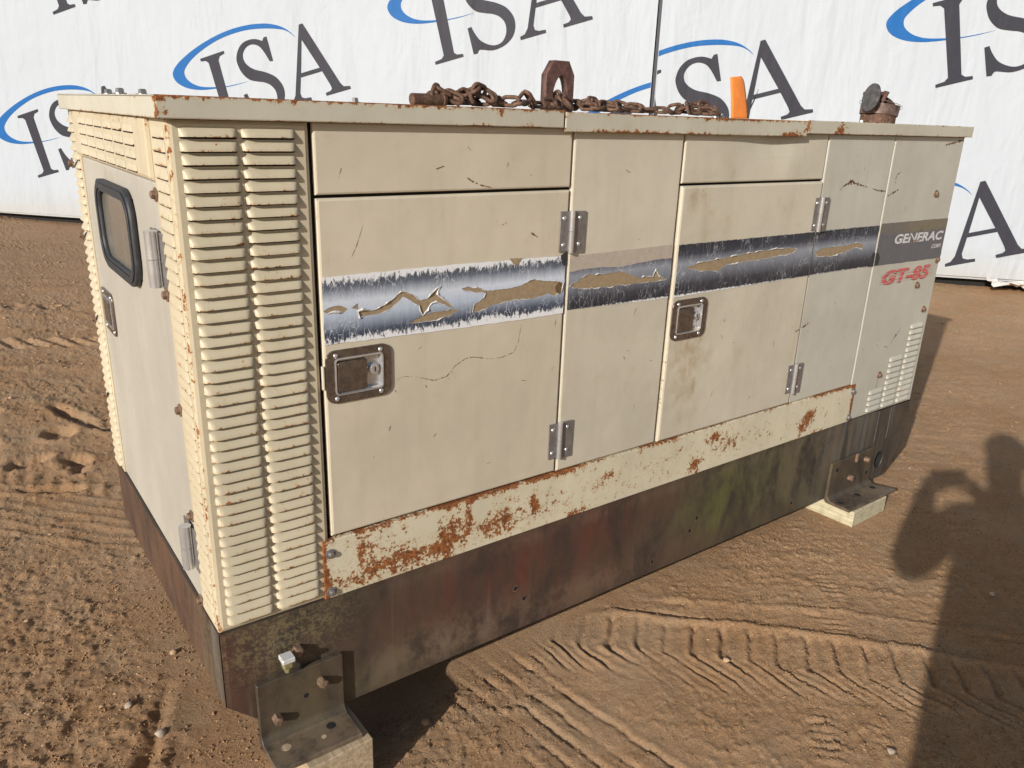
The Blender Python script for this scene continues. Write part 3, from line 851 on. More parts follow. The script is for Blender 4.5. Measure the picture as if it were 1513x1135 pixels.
# far end of the skid side with its round hole
hole = [(2.541 + .030 * math.cos(t * math.pi / 12), -.221 + .037 * math.sin(t * math.pi / 12)) for t in range(24)]
ep = holed("skid_end_plate", [[(2.455, 0), (2.702, 0), (2.702, -.185), (2.585, -.295), (2.455, -.295)], hole], FRONT, -.002, .006, M['skid'], gen)
part(ep)
a = ep.data.attributes.new("blue", 'FLOAT', 'POINT'); a.data.foreach_set("value", [.45] * len(ep.data.vertices))
bm = bmesh.new(); bm_cyl(bm, (2.541, .003, -.221), (2.541, .12, -.221), .037, .037, 20, False); bm_cyl(bm, (2.541, .115, -.221), (2.541, .12, -.221), .036, .036, 20)
from_bm("pipe_socket", bm, M['dark'], ep)
for k, x in enumerate((2.478, 2.565)):      # pale upright weld seams
    box("weld_seam", (x - .004, -.0034, -.135), (x + .004, -.001, -.004), simple("pale_weld_steel", (.115, .112, .105), .5, .3), ep, .001, 1)
for x, z in ((.7538, -.1617), (.784, -.2033), (1.4646, -.1621), (1.4367, -.1992), (1.2769, -.258), (1.9802, -.2543)):
    bm = bmesh.new(); bm_cyl(bm, (x, -.0028, z), (x, .001, z), .0075, .0075, 14)
    o = from_bm("bolt_hole", bm, [M['dark']], skid)
    bm = bmesh.new()
    for t in range(14):
        t0, t1 = t * 2 * math.pi / 14, (t + 1) * 2 * math.pi / 14
        bm.faces.new([bm.verts.new((x + r_ * math.cos(tt), -.0035, z + r_ * math.sin(tt))) for r_, tt in ((.0072, t0), (.0098, t0), (.0098, t1), (.0072, t1))])
    from_bm("hole_rim", bm, M['bolt'], skid)

# --- bolts and screws, one mesh each
def hexbolt_mesh(name, r, h, mat, washer=True):
    bm = bmesh.new()
    if washer: bm_cyl(bm, (0, 0, 0), (0, -.0025, 0), r * 1.55, r * 1.5, 16)
    bm_cyl(bm, (0, -.0025 if washer else 0, 0), (0, -h, 0), r, r * .93, 6)
    bm_cyl(bm, (0, -h, 0), (0, -h - .0012, 0), r * .8, r * .6, 12)
    o = from_bm(name, bm, mat); me = o.data; bpy.data.objects.remove(o); return me
BOLT = hexbolt_mesh("bolt", .0085, .009, M['bolt'])
BIGBOLT = hexbolt_mesh("bolt", .0118, .017, M['bolt'], False)
SBOLT = hexbolt_mesh("bolt", .0075, .008, M['steel'])
def dome_mesh(name, r, h, mat):
    bm = bmesh.new(); bmesh.ops.create_uvsphere(bm, u_segments=12, v_segments=8, radius=1.0)
    bmesh.ops.delete(bm, geom=[v for v in bm.verts if v.co.y > .05], context='VERTS')
    for v in bm.verts: v.co = Vector((v.co.x * r, v.co.y * h, v.co.z * r))
    o = from_bm(name, bm, mat, smooth=True); me = o.data; bpy.data.objects.remove(o); return me
RIVET = dome_mesh("rivet", .0052, .0028, M['chrome'])
TO_END = (0, 0, R(-90))                     # turns a front-facing (-y) piece to face -x

# --- louvers
def louver_mesh(Lw, h, dp, ends=.012):
    verts, faces, rust, mids = [], [], [], []
    us = [0, .002, .005, .009, ends, Lw * .3, Lw * .5, Lw * .7, Lw - ends, Lw - .009, Lw - .005, Lw - .002, Lw]
    nv = 6
    for u in us:
        e = min(u, Lw - u) / ends
        tp = math.sqrt(max(0, 1 - (1 - min(1, e)) ** 2))
        for j in range(nv + 1):
            t = j / nv
            verts.append((u, -dp * tp * math.cos(t * math.pi / 2) ** 1.15 - .0003, .001 + h * t * (1 - .12 * (1 - tp))))
            rust.append(.125 if j == 0 else (.075 if j == 1 else .04))
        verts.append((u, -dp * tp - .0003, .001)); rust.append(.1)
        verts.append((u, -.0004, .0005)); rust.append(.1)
        verts.append((u, -.0004, .0005 - .0026 * min(1, tp * 1.5))); rust.append(.1)  # dark strip under the lip: slot opening plus painted lip shadow
    m = nv + 4
    for i in range(len(us) - 1):
        for j in range(nv): faces.append((i * m + j, (i + 1) * m + j, (i + 1) * m + j + 1, i * m + j + 1)); mids.append(0)
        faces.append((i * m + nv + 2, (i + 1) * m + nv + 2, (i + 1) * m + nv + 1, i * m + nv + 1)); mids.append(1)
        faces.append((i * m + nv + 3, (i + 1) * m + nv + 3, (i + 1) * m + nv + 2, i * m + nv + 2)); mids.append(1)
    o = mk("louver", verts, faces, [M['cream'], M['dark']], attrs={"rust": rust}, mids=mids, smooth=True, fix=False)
    me = o.data; bpy.data.objects.remove(o); return me
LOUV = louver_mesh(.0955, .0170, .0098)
PITCH = .02262
def louver(parent, me, loc, rot=(0, 0, 0)):
    return link("louver", me, parent, loc, rot)

# --- near corner, front side: two columns of louvers
cp = part(panel("corner_panel", .0, .2445, .001, 1.0, FRONT, 0, .011, M['cream'], gen, bev=.009, step=.03,
    rust=lambda a, b: .085 * math.exp(-(a / .006) ** 2) + .03 * math.exp(-((1 - b) / .06) ** 2) + .05 * math.exp(-(b / .03) ** 2)))
for k in range(43):
    z = .9700 - k * PITCH - .0010
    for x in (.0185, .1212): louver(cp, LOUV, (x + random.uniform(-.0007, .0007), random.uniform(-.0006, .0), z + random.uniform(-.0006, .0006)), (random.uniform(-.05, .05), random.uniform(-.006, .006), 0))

# --- far end panel with stepped louver columns
fp = part(panel("far_end_panel", 2.2415, L, .001, 1.0, FRONT, 0, .011, M['far'], gen, bev=.004, step=.03,
    rust=lambda a, b: .06 * math.exp(-((L - a) / .01) ** 2) + .14 * gauss(a, b, 2.529, .334, .016, .008), stain=lambda a, b: .25 * gauss(a, b, 2.42, .1, .03, .06)))
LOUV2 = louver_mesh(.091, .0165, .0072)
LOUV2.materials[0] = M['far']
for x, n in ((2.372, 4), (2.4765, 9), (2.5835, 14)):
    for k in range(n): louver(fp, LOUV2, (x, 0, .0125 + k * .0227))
for x, z in ((2.5658, .4772), (2.6523, .3764), (2.421, .1522), (2.5708, .8058), (2.680, .562)):
    link("bolt", BOLT, fp, (x, 0, z))

# --- latches
def latch(parent, x0, x1, z0, z1, y, mirror=False, endface=False):
    f = (lambda a, b, dd: (a, y + dd, b)) if not endface else (lambda a, b, dd: (y + dd, a, b))
    w = x1 - x0; hh = z1 - z0
    i0, i1, j0, j1 = x0 + .0185, x1 - .0185, z0 + .0165, z1 - .0165
    holed("latch_frame", [rrect(x0, z0, x1, z1, .021, 6), rrect(i0, j0, i1, j1, .009, 4)], f, -.0042, .004, M['latch'], parent)
    # rolled inner rim
    bm = bmesh.new()
    A = rrect(i0, j0, i1, j1, .009, 4); B = rrect(i0 + .003, j0 + .003, i1 - .003, j1 - .003, .007, 4); C2 = rrect(i0 + .005, j0 + .005, i1 - .005, j1 - .005, .005, 4)
    rows = [[bm.verts.new(f(a, b, dd)) for a, b in P_] for P_, dd in ((A, -.0042), (A, -.0062), (B, -.0066), (C2, .003), (C2, .0075))]
    for r0, r1 in zip(rows[:-1], rows[1:]):
        for k in range(len(r0)): bm.faces.new((r0[k], r0[(k + 1) % len(r0)], r1[(k + 1) % len(r0)], r1[k]))
    bm.faces.new(rows[-1])
    from_bm("latch_tray", bm, M['chrome'], parent, smooth=True, angle=.9)
    pw = (i1 - i0) * .62
    pa, pb = (i0 + .005, i0 + .005 + pw) if not mirror else (i1 - .005 - pw, i1 - .005)
    prism("latch_paddle", rrect(pa, j0 + .006, pb, j1 - .009, .005, 4), f, -.0060, .0065, M['latch'], parent, bev=.0022)
    cx = (pb + i1) / 2 - .001 if not mirror else (i0 + pa) / 2 + .001
    cz = (j0 + j1) / 2 + .004
    bm = bmesh.new()
    bm_cyl(bm, f(cx, cz, .0074), f(cx, cz, -.001), .0115, .0115, 20)
    bm_cyl(bm, f(cx, cz, -.001), f(cx, cz, -.004), .0095, .0085, 20)
    from_bm("lock_cylinder", bm, M['chrome'], parent, smooth=True, angle=.6)
    bm = bmesh.new(); p0 = f(cx - .0013, cz - .005, -.0046); p1 = f(cx + .0013, cz + .005, -.0038)
    bm_box(bm, [min(a, b) for a, b in zip(p0, p1)], [max(a, b) for a, b in zip(p0, p1)])
    from_bm("keyhole", bm, M['dark'], parent)
    for a, b in ((x0 + .022, z1 - .011), (x1 - .024, z1 - .011), (x0 + .022, z0 + .010), (x1 - .024, z0 + .010)):
        link("rivet", RIVET, parent, f(a, b, -.0042), TO_END if endface else (0, 0, 0))

# --- doors, fixed panels
ST = lambda *g_: (lambda a, b: min(1.2, sum(w * gauss(a, b, cx, cz, sx, sz) for w, cx, cz, sx, sz in g_)))
door1 = part(panel("access_door", .2515, .8690, .1495, .8625, FRONT, 0, .012, M['beige'], gen, .005, .02, hole=(.272, .475, .379, .541),
    rust=lambda a, b: .07 * gauss(a, b, .2515, .15, .02, .03) + .06 * gauss(a, b, .62, .31, .01, .012), stain=ST((.35, .30, .74, .03, .02), (.2, .85, .75, .04, .2))))
up1 = part(panel("upper_panel", .2515, .8690, .8690, 1.0, FRONT, 0, .012, M['beige'], gen, .004, .03))
mid = part(panel("fixed_panel", .8745, 1.2370, .1470, 1.0, FRONT, 0, .012, M['beige2'], gen, .005, .03))
DY = -.005
def dent2(a, b):
    return .014 * gauss(a, b, 1.63, 1.005, .13, .055) - .004 * gauss(a, b, 1.70, .90, .06, .08)
up2 = part(panel("upper_panel", 1.2440, 1.8640, .8690, 1.0, FRONT, 0, .012, M['beige2'], gen, .004, .02, dent=dent2,
    stain=ST((.55, 1.42, .93, .02, .03), (.5, 1.33, .89, .06, .02), (.4, 1.44, .89, .03, .02), (.3, 1.26, .88, .02, .02))))
door2 = part(panel("access_door", 1.2450, 1.8640, .1475, .8625, FRONT, DY, .012, M['beige2'], gen, .006, .02, hole=(1.265, .475, 1.368, .536),
    rust=lambda a, b: .20 * gauss(a, b, 1.335, .853, .018, .006) + .05 * gauss(a, b, 1.37, .55, .05, .02) + .04 * gauss(a, b, 1.25, .3, .01, .2),
    stain=ST((1.0, 1.30, .35, .05, .16), (.9, 1.38, .42, .05, .10), (.8, 1.37, .30, .03, .12), (.8, 1.31, .82, .05, .05), (.6, 1.36, .75, .03, .05), (.5, 1.44, .76, .03, .05), (.4, 1.27, .68, .02, .08), (.35, 1.70, .80, .05, .03), (.4, 1.56, .35, .02, .06), (.35, 1.83, .3, .02, .2))))
mid2 = part(panel("fixed_panel", 1.8695, 2.2375, .1450, 1.0, FRONT, 0, .012, M['far'], gen, .004, .03, stain=ST((.3, 1.89, .3, .03, .2))))
latch(door1, .2535, .3990, .4525, .5650, 0)
latch(door2, 1.2490, 1.3880, .4470, .5605, DY)
box("strike_tab", (.2462, -.004, .485), (.2505, .004, .535), M['beige'], door1, .001, 1)

# --- sill, rusty
def sill_rust(a, b):
    r = .048
    top = .72 * math.exp(-((.143 - b) / .010) ** 2)
    r += top * (.17 if .5 < a < .98 else .10 if .3 < a < 1.02 else .16 if 1.18 < a < 1.34 else .20 if a > 2.0 else .05)
    r += .10 * gauss(a, b, .33, .11, .06, .04) + .08 * gauss(a, b, .30, .03, .10, .04) + .09 * gauss(a, b, .42, .04, .10, .04) + .09 * gauss(a, b, .545, .08, .035, .06) + .08 * gauss(a, b, .52, .03, .06, .035) + .04 * gauss(a, b, .75, .06, .35, .06) + .03 * gauss(a, b, 1.5, .07, .7, .06)
    r += .12 * gauss(a, b, .60, .09, .012, .05) + .10 * gauss(a, b, .69, .06, .05, .04) + .16 * gauss(a, b, .80, .08, .012, .05) + .12 * gauss(a, b, .95, .005, .04, .015)
    r += .13 * gauss(a, b, 1.06, .09, .03, .02) + .17 * gauss(a, b, 1.50, .11, .035, .018) + .17 * gauss(a, b, 1.42, .03, .025, .025) + .10 * gauss(a, b, 1.56, .07, .06, .03)
    r += .18 * gauss(a, b, 2.0, .07, .03, .03) + .16 * gauss(a, b, 1.96, .035, .02, .03) + .13 * gauss(a, b, 2.05, .005, .04, .012) + .20 * math.exp(-((2.262 - a) / .016) ** 2)
    r += .18 * math.exp(-((a - .2275) / .012) ** 2)
    return r
sill = part(panel("sill_panel", .2275, 2.2640, .0015, .1440, FRONT, -.005, .011, M['sill'], gen, .002, .0085, rust=sill_rust, stain=lambda a, b: .5 * gauss(a, b, 1.29, .09, .05, .08)))
for x, z in ((.2441, .1119), (.2424, .0175), (2.2500, .1196), (2.2490, .0190)):
    link("bolt", SBOLT, sill, (x, -.005, z))

# --- hinges
def hinge(x, z0, z1, yf, a0, a1, skew=.0):
    h = part(box("hinge", (a0, yf - .0035, z0 + .004), (x - .005, yf - .0003, z1), M['steel'], gen, .0006, 1))
    prism("hinge_leaf", [(x + .003, z0), (a1 - skew, z0 - skew), (a1, z1 - .001), (x + .003, z1)], FRONT, yf - .0036, yf - .0004, M['steel'], h)
    zm = z0 + (z1 - z0) * .52
    cyl("hinge_barrel", (x, yf - .0052, z0), (x, yf - .0052, zm - .0004), .0064, M['chrome'], h)
    cyl("hinge_barrel", (x, yf - .0052, zm + .0004), (x, yf - .0052, z1 + .001), .0064, M['chrome'], h)
    for a in ((a0 + x - .005) / 2 - .003, (a1 + x) / 2 + .004):
        for z in (z0 + .02, z1 - .016): link("rivet", RIVET, h, (a, yf - .0036, z))
hinge(.8755, .7175, .8150, -.001, .8415, .9180, .001)
hinge(.8755, .1850, .2850, -.001, .8410, .9175, .001)
hinge(1.8680, .7120, .8150, -.004, 1.8350, 1.9080, .001)
hinge(1.8680, .1820, .2830, -.004, 1.8300, 1.9080, .001)

# --- decals: printed vinyl with torn-out pieces
def rip(poly, seed, amp=.0016): return jitter(poly, .007, amp, seed)
def decal(parent, outline, holes, y, mat, seed, curl=True):
    lo = jitter(outline, .012, .0009, seed)
    hs = [rip(h, seed + 3 + k) for k, h in enumerate(holes)]
    # adhesive left on the panel, seen through the holes
    for k, h in enumerate(holes):
        cx = sum(p[0] for p in h) / len(h); cz = sum(p[1] for p in h) / len(h)
        bm = bmesh.new(); bm_prism(bm, [(p[0], p[1]) for p in hs[k]], FRONT, y - .00035, y - .00015)
        from_bm("adhesive_patch", bm, M['adhesive'], parent)
    holed("stripe_decal", [lo] + hs, FRONT, y - .0012, .0004, mat, parent)
    if curl:
        rnd = random.Random(seed); bm = bmesh.new()
        for h in hs:
            n = len(h); area = sum(h[i][0] * h[(i + 1) % n][1] - h[(i + 1) % n][0] * h[i][1] for i in range(n)); sg = 1 if area > 0 else -1
            w = 0; prev = None
            for i in range(n + 1):
                p = Vector(h[i % n]); q_ = Vector(h[(i + 1) % n]); o_ = Vector(h[i - 1])
                t = (q_ - o_)
                if t.length < 1e-6: continue
                t.normalize(); nrm = Vector((t.y, -t.x)) * sg
                w = .6 * w + .4 * max(0, rnd.gauss(-.0016, .0040)) if rnd.random() < .96 else .0048
                cur = [bm.verts.new((p.x, y - .0013, p.y)), bm.verts.new((p.x + nrm.x * w * .6, y - .0013 - w * .7, p.y + nrm.y * w * .6)), bm.verts.new((p.x + nrm.x * w * 1.2, y - .0013 - w * .35, p.y + nrm.y * w * 1.2))]
                if prev:
                    bm.faces.new((prev[0], cur[0], cur[1], prev[1])); bm.faces.new((prev[1], cur[1], cur[2], prev[2]))
                prev = cur
        from_bm("curled_vinyl_edge", bm, M['curl'], parent)

D1 = [(.2545, .7135), (.3622, .7150), (.5685, .7153), (.8655, .7115), (.8665, .5715), (.581, .5718), (.2696, .5785), (.2545, .5775)]
D1H = [[(.2560, .647), (.2729, .655), (.29, .6551), (.307, .647), (.2981, .641), (.279, .6473), (.2639, .6426)],
       [(.3136, .6483), (.3285, .6569), (.3288, .6430), (.3201, .6445)],
       [(.3297, .6382), (.36, .6367), (.3877, .6441), (.4064, .6548), (.4254, .6677), (.4444, .6637), (.4733, .6454), (.4881, .6482), (.503, .6598), (.518, .6715), (.5105, .6547), (.5231, .6445), (.5488, .626), (.5560, .619), (.5334, .6302), (.5105, .6428), (.498, .6376), (.478, .6141), (.4732, .6257), (.4693, .6363), (.4491, .6494), (.4301, .6579), (.4157, .6465), (.4015, .6374), (.3735, .6289), (.3328, .6275)],
       [(.4437, .6006), (.4731, .6125), (.5131, .6166), (.5541, .6173), (.5699, .6123), (.5439, .604), (.503, .5989), (.4632, .5985)],
       [(.5744, .6615), (.5902, .6645), (.617, .6559), (.6443, .6486), (.6945, .6482), (.7403, .6532), (.775, .6641), (.7994, .6561), (.8489, .6505), (.8600, .6454), (.8568, .6262), (.8385, .6182), (.8196, .6251), (.7715, .618), (.7185, .6213), (.6619, .6157), (.6235, .606), (.6046, .6059), (.607, .6195), (.6337, .635), (.6390, .6440), (.6063, .6505), (.5797, .6569)]]
decal(door1, D1, D1H, 0, M['decal_light'], 11)
D2 = [(.8795, .6708), (.9196, .6744), (.9778, .6748), (1.0447, .6693), (1.1004, .6739), (1.1711, .6785), (1.2335, .6779), (1.2335, .5706), (.8790, .5782)]
D2H = [[(.8828, .6371), (.9437, .6622), (.9619, .6549), (1.0094, .6565), (1.0457, .6601), (1.0715, .6511), (1.1178, .6354), (1.1671, .6333), (1.1749, .6491), (1.1907, .6311), (1.2222, .6235), (1.1787, .6203), (1.1065, .6224), (1.0311, .6227), (.9706, .6241), (.9119, .6285)]]
decal(mid, D2, D2H, 0, M['decal_dark'], 23)
bm = bmesh.new(); bm_prism(bm, jitter([(.8795, .7088), (1.2335, .7134), (1.2335, .666), (.8795, .664)], .02, .0006, 5), FRONT, -.0007, -.0002)
from_bm("decal_ghost", bm, M['ghost'], mid)
D3 = [(1.2510, .7120), (1.8600, .7118), (1.8600, .5759), (1.2510, .5710)]
D3H = [[(1.2829, .6496), (1.3403, .6572), (1.4512, .6635), (1.6094, .671), (1.7381, .6706), (1.7798, .6645), (1.7597, .655), (1.6479, .6487), (1.557, .6468), (1.4547, .6446), (1.4269, .6286), (1.3438, .6357)]]
decal(door2, D3, D3H, DY, M['decal_dark'], 31)
D4 = [(1.8730, .7135), (2.2345, .7116), (2.2330, .5749), (1.8730, .5758)]
D4H = [[(1.8845, .6442), (1.9201, .657), (2.037, .6569), (2.0965, .6609), (2.1199, .662), (2.1521, .6519), (2.1515, .6385), (2.1148, .648), (2.0703, .6388), (1.9816, .6278), (1.8962, .6332)]]
decal(mid2, D4, D4H, 0, M['decal_dark'], 43)
# torn corner patches
for pr, pts, y, mt in ((door1, [(.850, .713), (.866, .722), (.8665, .690), (.860, .688), (.853, .700)], -.0016, M['rubber']), (door1, [(.838, .640), (.850, .651), (.862, .646), (.863, .628), (.852, .621), (.842, .626)], -.0016, M['scratch']),
                       (door1, [(.700, .7165), (.735, .7160), (.724, .700), (.712, .704)], -.0016, M['adhesive']),
                       (mid2, [(2.205, .575), (2.236, .573), (2.236, .620), (2.222, .622), (2.212, .600)], -.0016, M['rubber']), (fp, [(2.243, .575), (2.268, .578), (2.270, .603), (2.255, .620), (2.243, .618)], -.0016, M['rubber'])):
    prism("torn_patch", jitter(pts, .006, .0012, int(pts[0][0] * 1000)), FRONT, y - .0006, y, mt, pr)
# nameplate stripe and lettering
prism("nameplate_decal", jitter([(2.2455, .7165), (2.698, .7150), (2.698, .5685), (2.2455, .5737)], .02, .0007, 3), FRONT, -.0012, -.0004, M['plate'], fp)
def text(name, body, x, z, h, w, shear, y, mat, parent, bold=.0, dz=0.0):
    cu = bpy.data.curves.new("tmp", 'FONT'); cu.body = body; cu.size = 1.0; cu.offset = bold; cu.extrude = .0; cu.resolution_u = 3
    ob = bpy.data.objects.new("tmp", cu); COL.objects.link(ob)
    dg = bpy.context.evaluated_depsgraph_get(); dg.update()
    me = bpy.data.meshes.new_from_object(ob.evaluated_get(dg)); bpy.data.objects.remove(ob); bpy.data.curves.remove(cu)
    xs = [v.co.x for v in me.vertices]; zs = [v.co.y for v in me.vertices]
    x0, x1, z0, z1 = min(xs), max(xs), min(zs), max(zs)
    for v in me.vertices:
        a = (v.co.x - x0) / (x1 - x0) * w; b = (v.co.y - z0) / (z1 - z0) * h
        v.co = (x + a + shear * b, y, z + b + dz * a)
    me.materials.clear(); me.materials.append(mat); me.name = name
    return link(name, me, parent)
text("lettering", "GENERAC", 2.343, .6415, .0335, .332, .25, -.0018, M['white_print'], fp, .035, -.012)
text("lettering", "CORP.", 2.612, .6090, .0145, .070, .3, -.0018, M['white_print'], fp, .03)
text("lettering", "GT-85", 2.3075, .4975, .0510, .320, .33, -.0010, M['red_edge'], fp, .04)
text("lettering", "GT-85", 2.3055, .4995, .0505, .320, .33, -.0014, M['red_print'], fp, .025)
for k in range(5):                          # worn lines across the red number
    z = .5035 + k * .0085
    prism("worn_line", [(2.30, z), (2.66, z + .002), (2.66, z + .0030), (2.30, z + .0012)], FRONT, -.0019, -.0016, M['red_print'] if k % 2 else M['far'], fp)
prism("torn_patch", jitter([(2.432, .674), (2.440, .675), (2.482, .645), (2.474, .643)], .006, .0012, 8), FRONT, -.0023, -.0019, M['plate'], fp)
prism("torn_patch", jitter([(2.478, .650), (2.520, .646), (2.505, .641), (2.480, .642)], .006, .0015, 9), FRONT, -.0026, -.0023, M['adhesive'], fp)

# --- scratches through the paint
def scratch(parent, pts, w, y=-.0004, seed=1):
    rnd = random.Random(seed); bm = bmesh.new(); prev = None
    P_ = []
    for p, q_ in zip(pts[:-1], pts[1:]):
        p, q_ = Vector(p), Vector(q_); n = max(2, int((q_ - p).length / .005))
        P_ += [p.lerp(q_, k / n) for k in range(n)]
    P_.append(Vector(pts[-1]))
    for i, p in enumerate(P_):
        t = (P_[min(i + 1, len(P_) - 1)] - P_[max(i - 1, 0)]).normalized(); nn = Vector((-t.y, t.x))
        ww = w * abs(rnd.gauss(.6, .45)) * (.3 + math.sin(math.pi * min(1, (i + .5) / len(P_))) * .7)
        cur = [bm.verts.new((p.x + nn.x * s * ww, y, p.y + nn.y * s * ww)) for s in (-.5, .5)]
        if prev and rnd.random() > .08: bm.faces.new((prev[0], cur[0], cur[1], prev[1]))
        prev = cur
    return from_bm("paint_scratch", bm, M['scratch'], parent)
scratch(up1, [(.5862, .8948), (.5964, .8884), (.6171, .8797), (.6486, .8735)], .005, seed=1)
scratch(door1, [(.7547, .774), (.7787, .7603)], .004, seed=2)
scratch(door1, [(.397, .4755), (.4325, .4836), (.4633, .4769), (.5057, .4614), (.5383, .4656), (.5601, .4868), (.5879, .4997), (.6106, .4997), (.6514, .4889), (.6871, .4869), (.7233, .4943), (.735, .52), (.742, .56)], .0019, seed=3)
scratch(door1, [(.345, .81), (.33, .77), (.318, .748)], .0011, seed=4)
scratch(mid2, [(1.9628, .8305), (1.9807, .8448), (2.0251, .8612), (2.0412, .8534), (2.1202, .839)], .009, seed=5)
scratch(mid2, [(2.005, .849), (2.030, .863), (2.035, .850)], .012, seed=15)
scratch(mid2, [(2.150, .834), (2.1817, .8272), (2.234, .8234)], .008, seed=6)
scratch(fp, [(2.248, .8071), (2.275, .815), (2.3123, .8265)], .008, seed=7)
scratch(fp, [(2.31, .885), (2.285, .875), (2.28, .855), (2.29, .845)], .004, seed=17)
scratch(fp, [(2.5695, .9717), (2.6352, .9803), (2.69, .9891)], .009, seed=8)
scratch(door2, [(1.8345, .396), (1.8613, .4031)], .006, DY - .0004, seed=9)
scratch(mid2, [(1.8720, .4036), (1.8892, .4066), (1.9156, .4176)], .006, seed=10)
scratch(fp, [(2.458, .262), (2.475, .285), (2.515, .322)], .006, seed=11)
scratch(fp, [(2.415, .262), (2.44, .258), (2.45, .250)], .004, seed=12)
scratch(fp, [(2.421, .147), (2.419, .120), (2.417, .098)], .0035, seed=18)
rnd = random.Random(99)
for pn, x0, x1, z0, z1, y, n in ((door1, .27, .85, .2, .84, -.0004, 16), (up1, .27, .85, .88, .97, -.0004, 5), (mid, .89, 1.22, .2, .97, -.0004, 8), (door2, 1.40, 1.85, .2, .55, DY - .0004, 10), (mid2, 1.89, 2.22, .2, .97, -.0004, 8), (fp, 2.26, 2.4, .2, .97, -.0004, 5)):
    for k in range(n):
        x, z, a, l = rnd.uniform(x0, x1), rnd.uniform(z0, z1), rnd.uniform(0, 3.1), rnd.uniform(.004, .022)
        if y == -.0004 and .56 < z < .73 : continue
        scratch(pn, [(x, z), (x + l * math.cos(a), z + l * math.sin(a))], rnd.uniform(.0008, .0024), y, seed=200 + k)

# --- roof: three overhanging sections with a folded lip
def lip_rust(spots, top=.10, bot=.05):
    def f(a, b):
        r = top * 1.5 * math.exp(-((1.0345 - b) / .0032) ** 2) + bot * math.exp(-((b - .995) / .006) ** 2)
        for w, cx, cz, sx, sz in spots: r += w * gauss(a, b, cx, cz, sx, sz)
        return r
    return f
def roof(x0, x1, zt, zb, spots, endlip, farlip, top, bot):
    o = part(panel("roof_section", x0, x1, zb, zt, FRONT, -.0165, -.0125, M['roof'], gen, .0022, .012, rust=lip_rust(spots, top, bot)))
    # top sheet and lips of the other sides
    bm = bmesh.new()
    bm_box(bm, (x0, -.0125, zt - .004), (x1, WD + .015, zt - .0006), .0008, 1)
    bm_box(bm, (x0, WD + .0125, zb), (x1, WD + .0165, zt - .001), .0008, 1)
    from_bm("roof_sheet", bm, M['roof'], o)
    if endlip:
        e = panel("end_lip", -.0160, WD + .0165, zb, zt, ENDF, x0, x0 + .004, M['roof'], o, .0022, .012,
            rust=lambda a, b: .11 * math.exp(-((zt - b) / .005) ** 2) + .10 * math.exp(-((b - zb) / .006) ** 2) + .17 * math.exp(-((a + .016) / .012) ** 2))
    if farlip:
        box("end_lip", (x1 - .004, -.012, zb), (x1, WD + .0125, zt - .001), M['roof'], o, .001, 1)
    return o
r1 = roof(-.0165, .8275, 1.0350, .9985, [(.22, .655, 1.021, .009, .006), (.15, -.012, 1.02, .012, .02), (.16, .60, .9985, .05, .004), (.13, .74, .9985, .06, .004), (.08, .3, .9985, .15, .004)], True, False, .13, .05)
r2 = roof(.8320, 1.7270, 1.0325, .9905, [(.26, 1.655, .996, .05, .010), (.20, 1.722, 1.02, .012, .02), (.14, .84, 1.02, .008, .02), (.12, 1.2, 1.032, .3, .004), (.12, 1.5, 1.030, .2, .006), (.12, 1.1, .991, .2, .004)], False, False, .15, .10)
r3 = roof(1.7310, L + .0165, 1.0350, .9990, [(.24, 1.895, 1.012, .028, .02), (.18, 1.735, 1.02, .015, .02), (.10, 2.5, 1.034, .06, .003), (.17, 2.66, .9995, .04, .004), (.10, 2.2, .9995, .4, .003)], False, True, .05, .08)
ROOFBOLT = hexbolt_mesh("bolt", .008, .010, M['steel'])
for ro, x, y in ((r1, .455, .25), (r1, -.005, .30), (r1, .02, .55), (r1, .035, .30), (r3, 2.47, .27), (r3, 1.735, .33), (r2, 1.63, .22)):
    link("bolt", ROOFBOLT, ro, (x, y, 1.035), (R(-90), 0, 0))

# --- lifting eye through the roof
cx, ey = 1.098, .345
EO = [(cx - .048, 1.02), (cx + .047, 1.02), (cx + .047, 1.128), (cx + .027, 1.163), (cx - .024, 1.163), (cx - .048, 1.126)]
EH = smooth_closed([(cx - .024, 1.060), (cx - .022, 1.092), (cx - .010, 1.118), (cx + .004, 1.127), (cx + .017, 1.116), (cx + .025, 1.09), (cx + .024, 1.062), (cx, 1.048)], (), 4)
part(holed("lifting_eye", [EO, EH], FRONT, ey - .011, .024, M['eye'], gen))

# --- exhaust outlet with its open rain flap
exx, exy, exz = 2.600, .285, 1.0345
bm = bmesh.new()
bm_cyl(bm, (exx, exy, exz), (exx, exy, exz + .034), .062, .062, 24)
o = part(from_bm("exhaust_outlet", bm, M['chain'], gen, smooth=True, angle=.7))
bm = bmesh.new()
bm_cyl(bm, (exx, exy, exz + .030), (exx + .004, exy, exz + .066), .067, .069, 24, False)
bm_cyl(bm, (exx + .004, exy, exz + .066), (exx, exy, exz + .030), .064, .060, 24, False)
bm_cyl(bm, (exx + .004, exy, exz + .0655), (exx + .0045, exy, exz + .0675), .076, .076, 24, False)
bm_cyl(bm, (exx + .004, exy, exz + .058), (exx + .0045, exy, exz + .0585), .064, .064, 24)
from_bm("exhaust_collar", bm, simple("sooty_rust_steel", (.16, .105, .085), .55, .4, 45, .5, .2, .001), o, smooth=True, angle=.7)
fl = Vector((exx - .085, exy - .01, exz + .090))
bm = bmesh.new()
dirn = Vector((-.90, .42, .14)).normalized()
bm_cyl(bm, fl - dirn * .002, fl + dirn * .003, .049, .049, 24)
bm_cyl(bm, fl + dirn * .003, fl + dirn * .006, .049, .043, 24)
from_bm("rain_flap", bm, simple("grey_sooted_steel", (.12, .11, .108), .5, .4, 60, .4), o, smooth=True, angle=.7)
bm = bmesh.new()
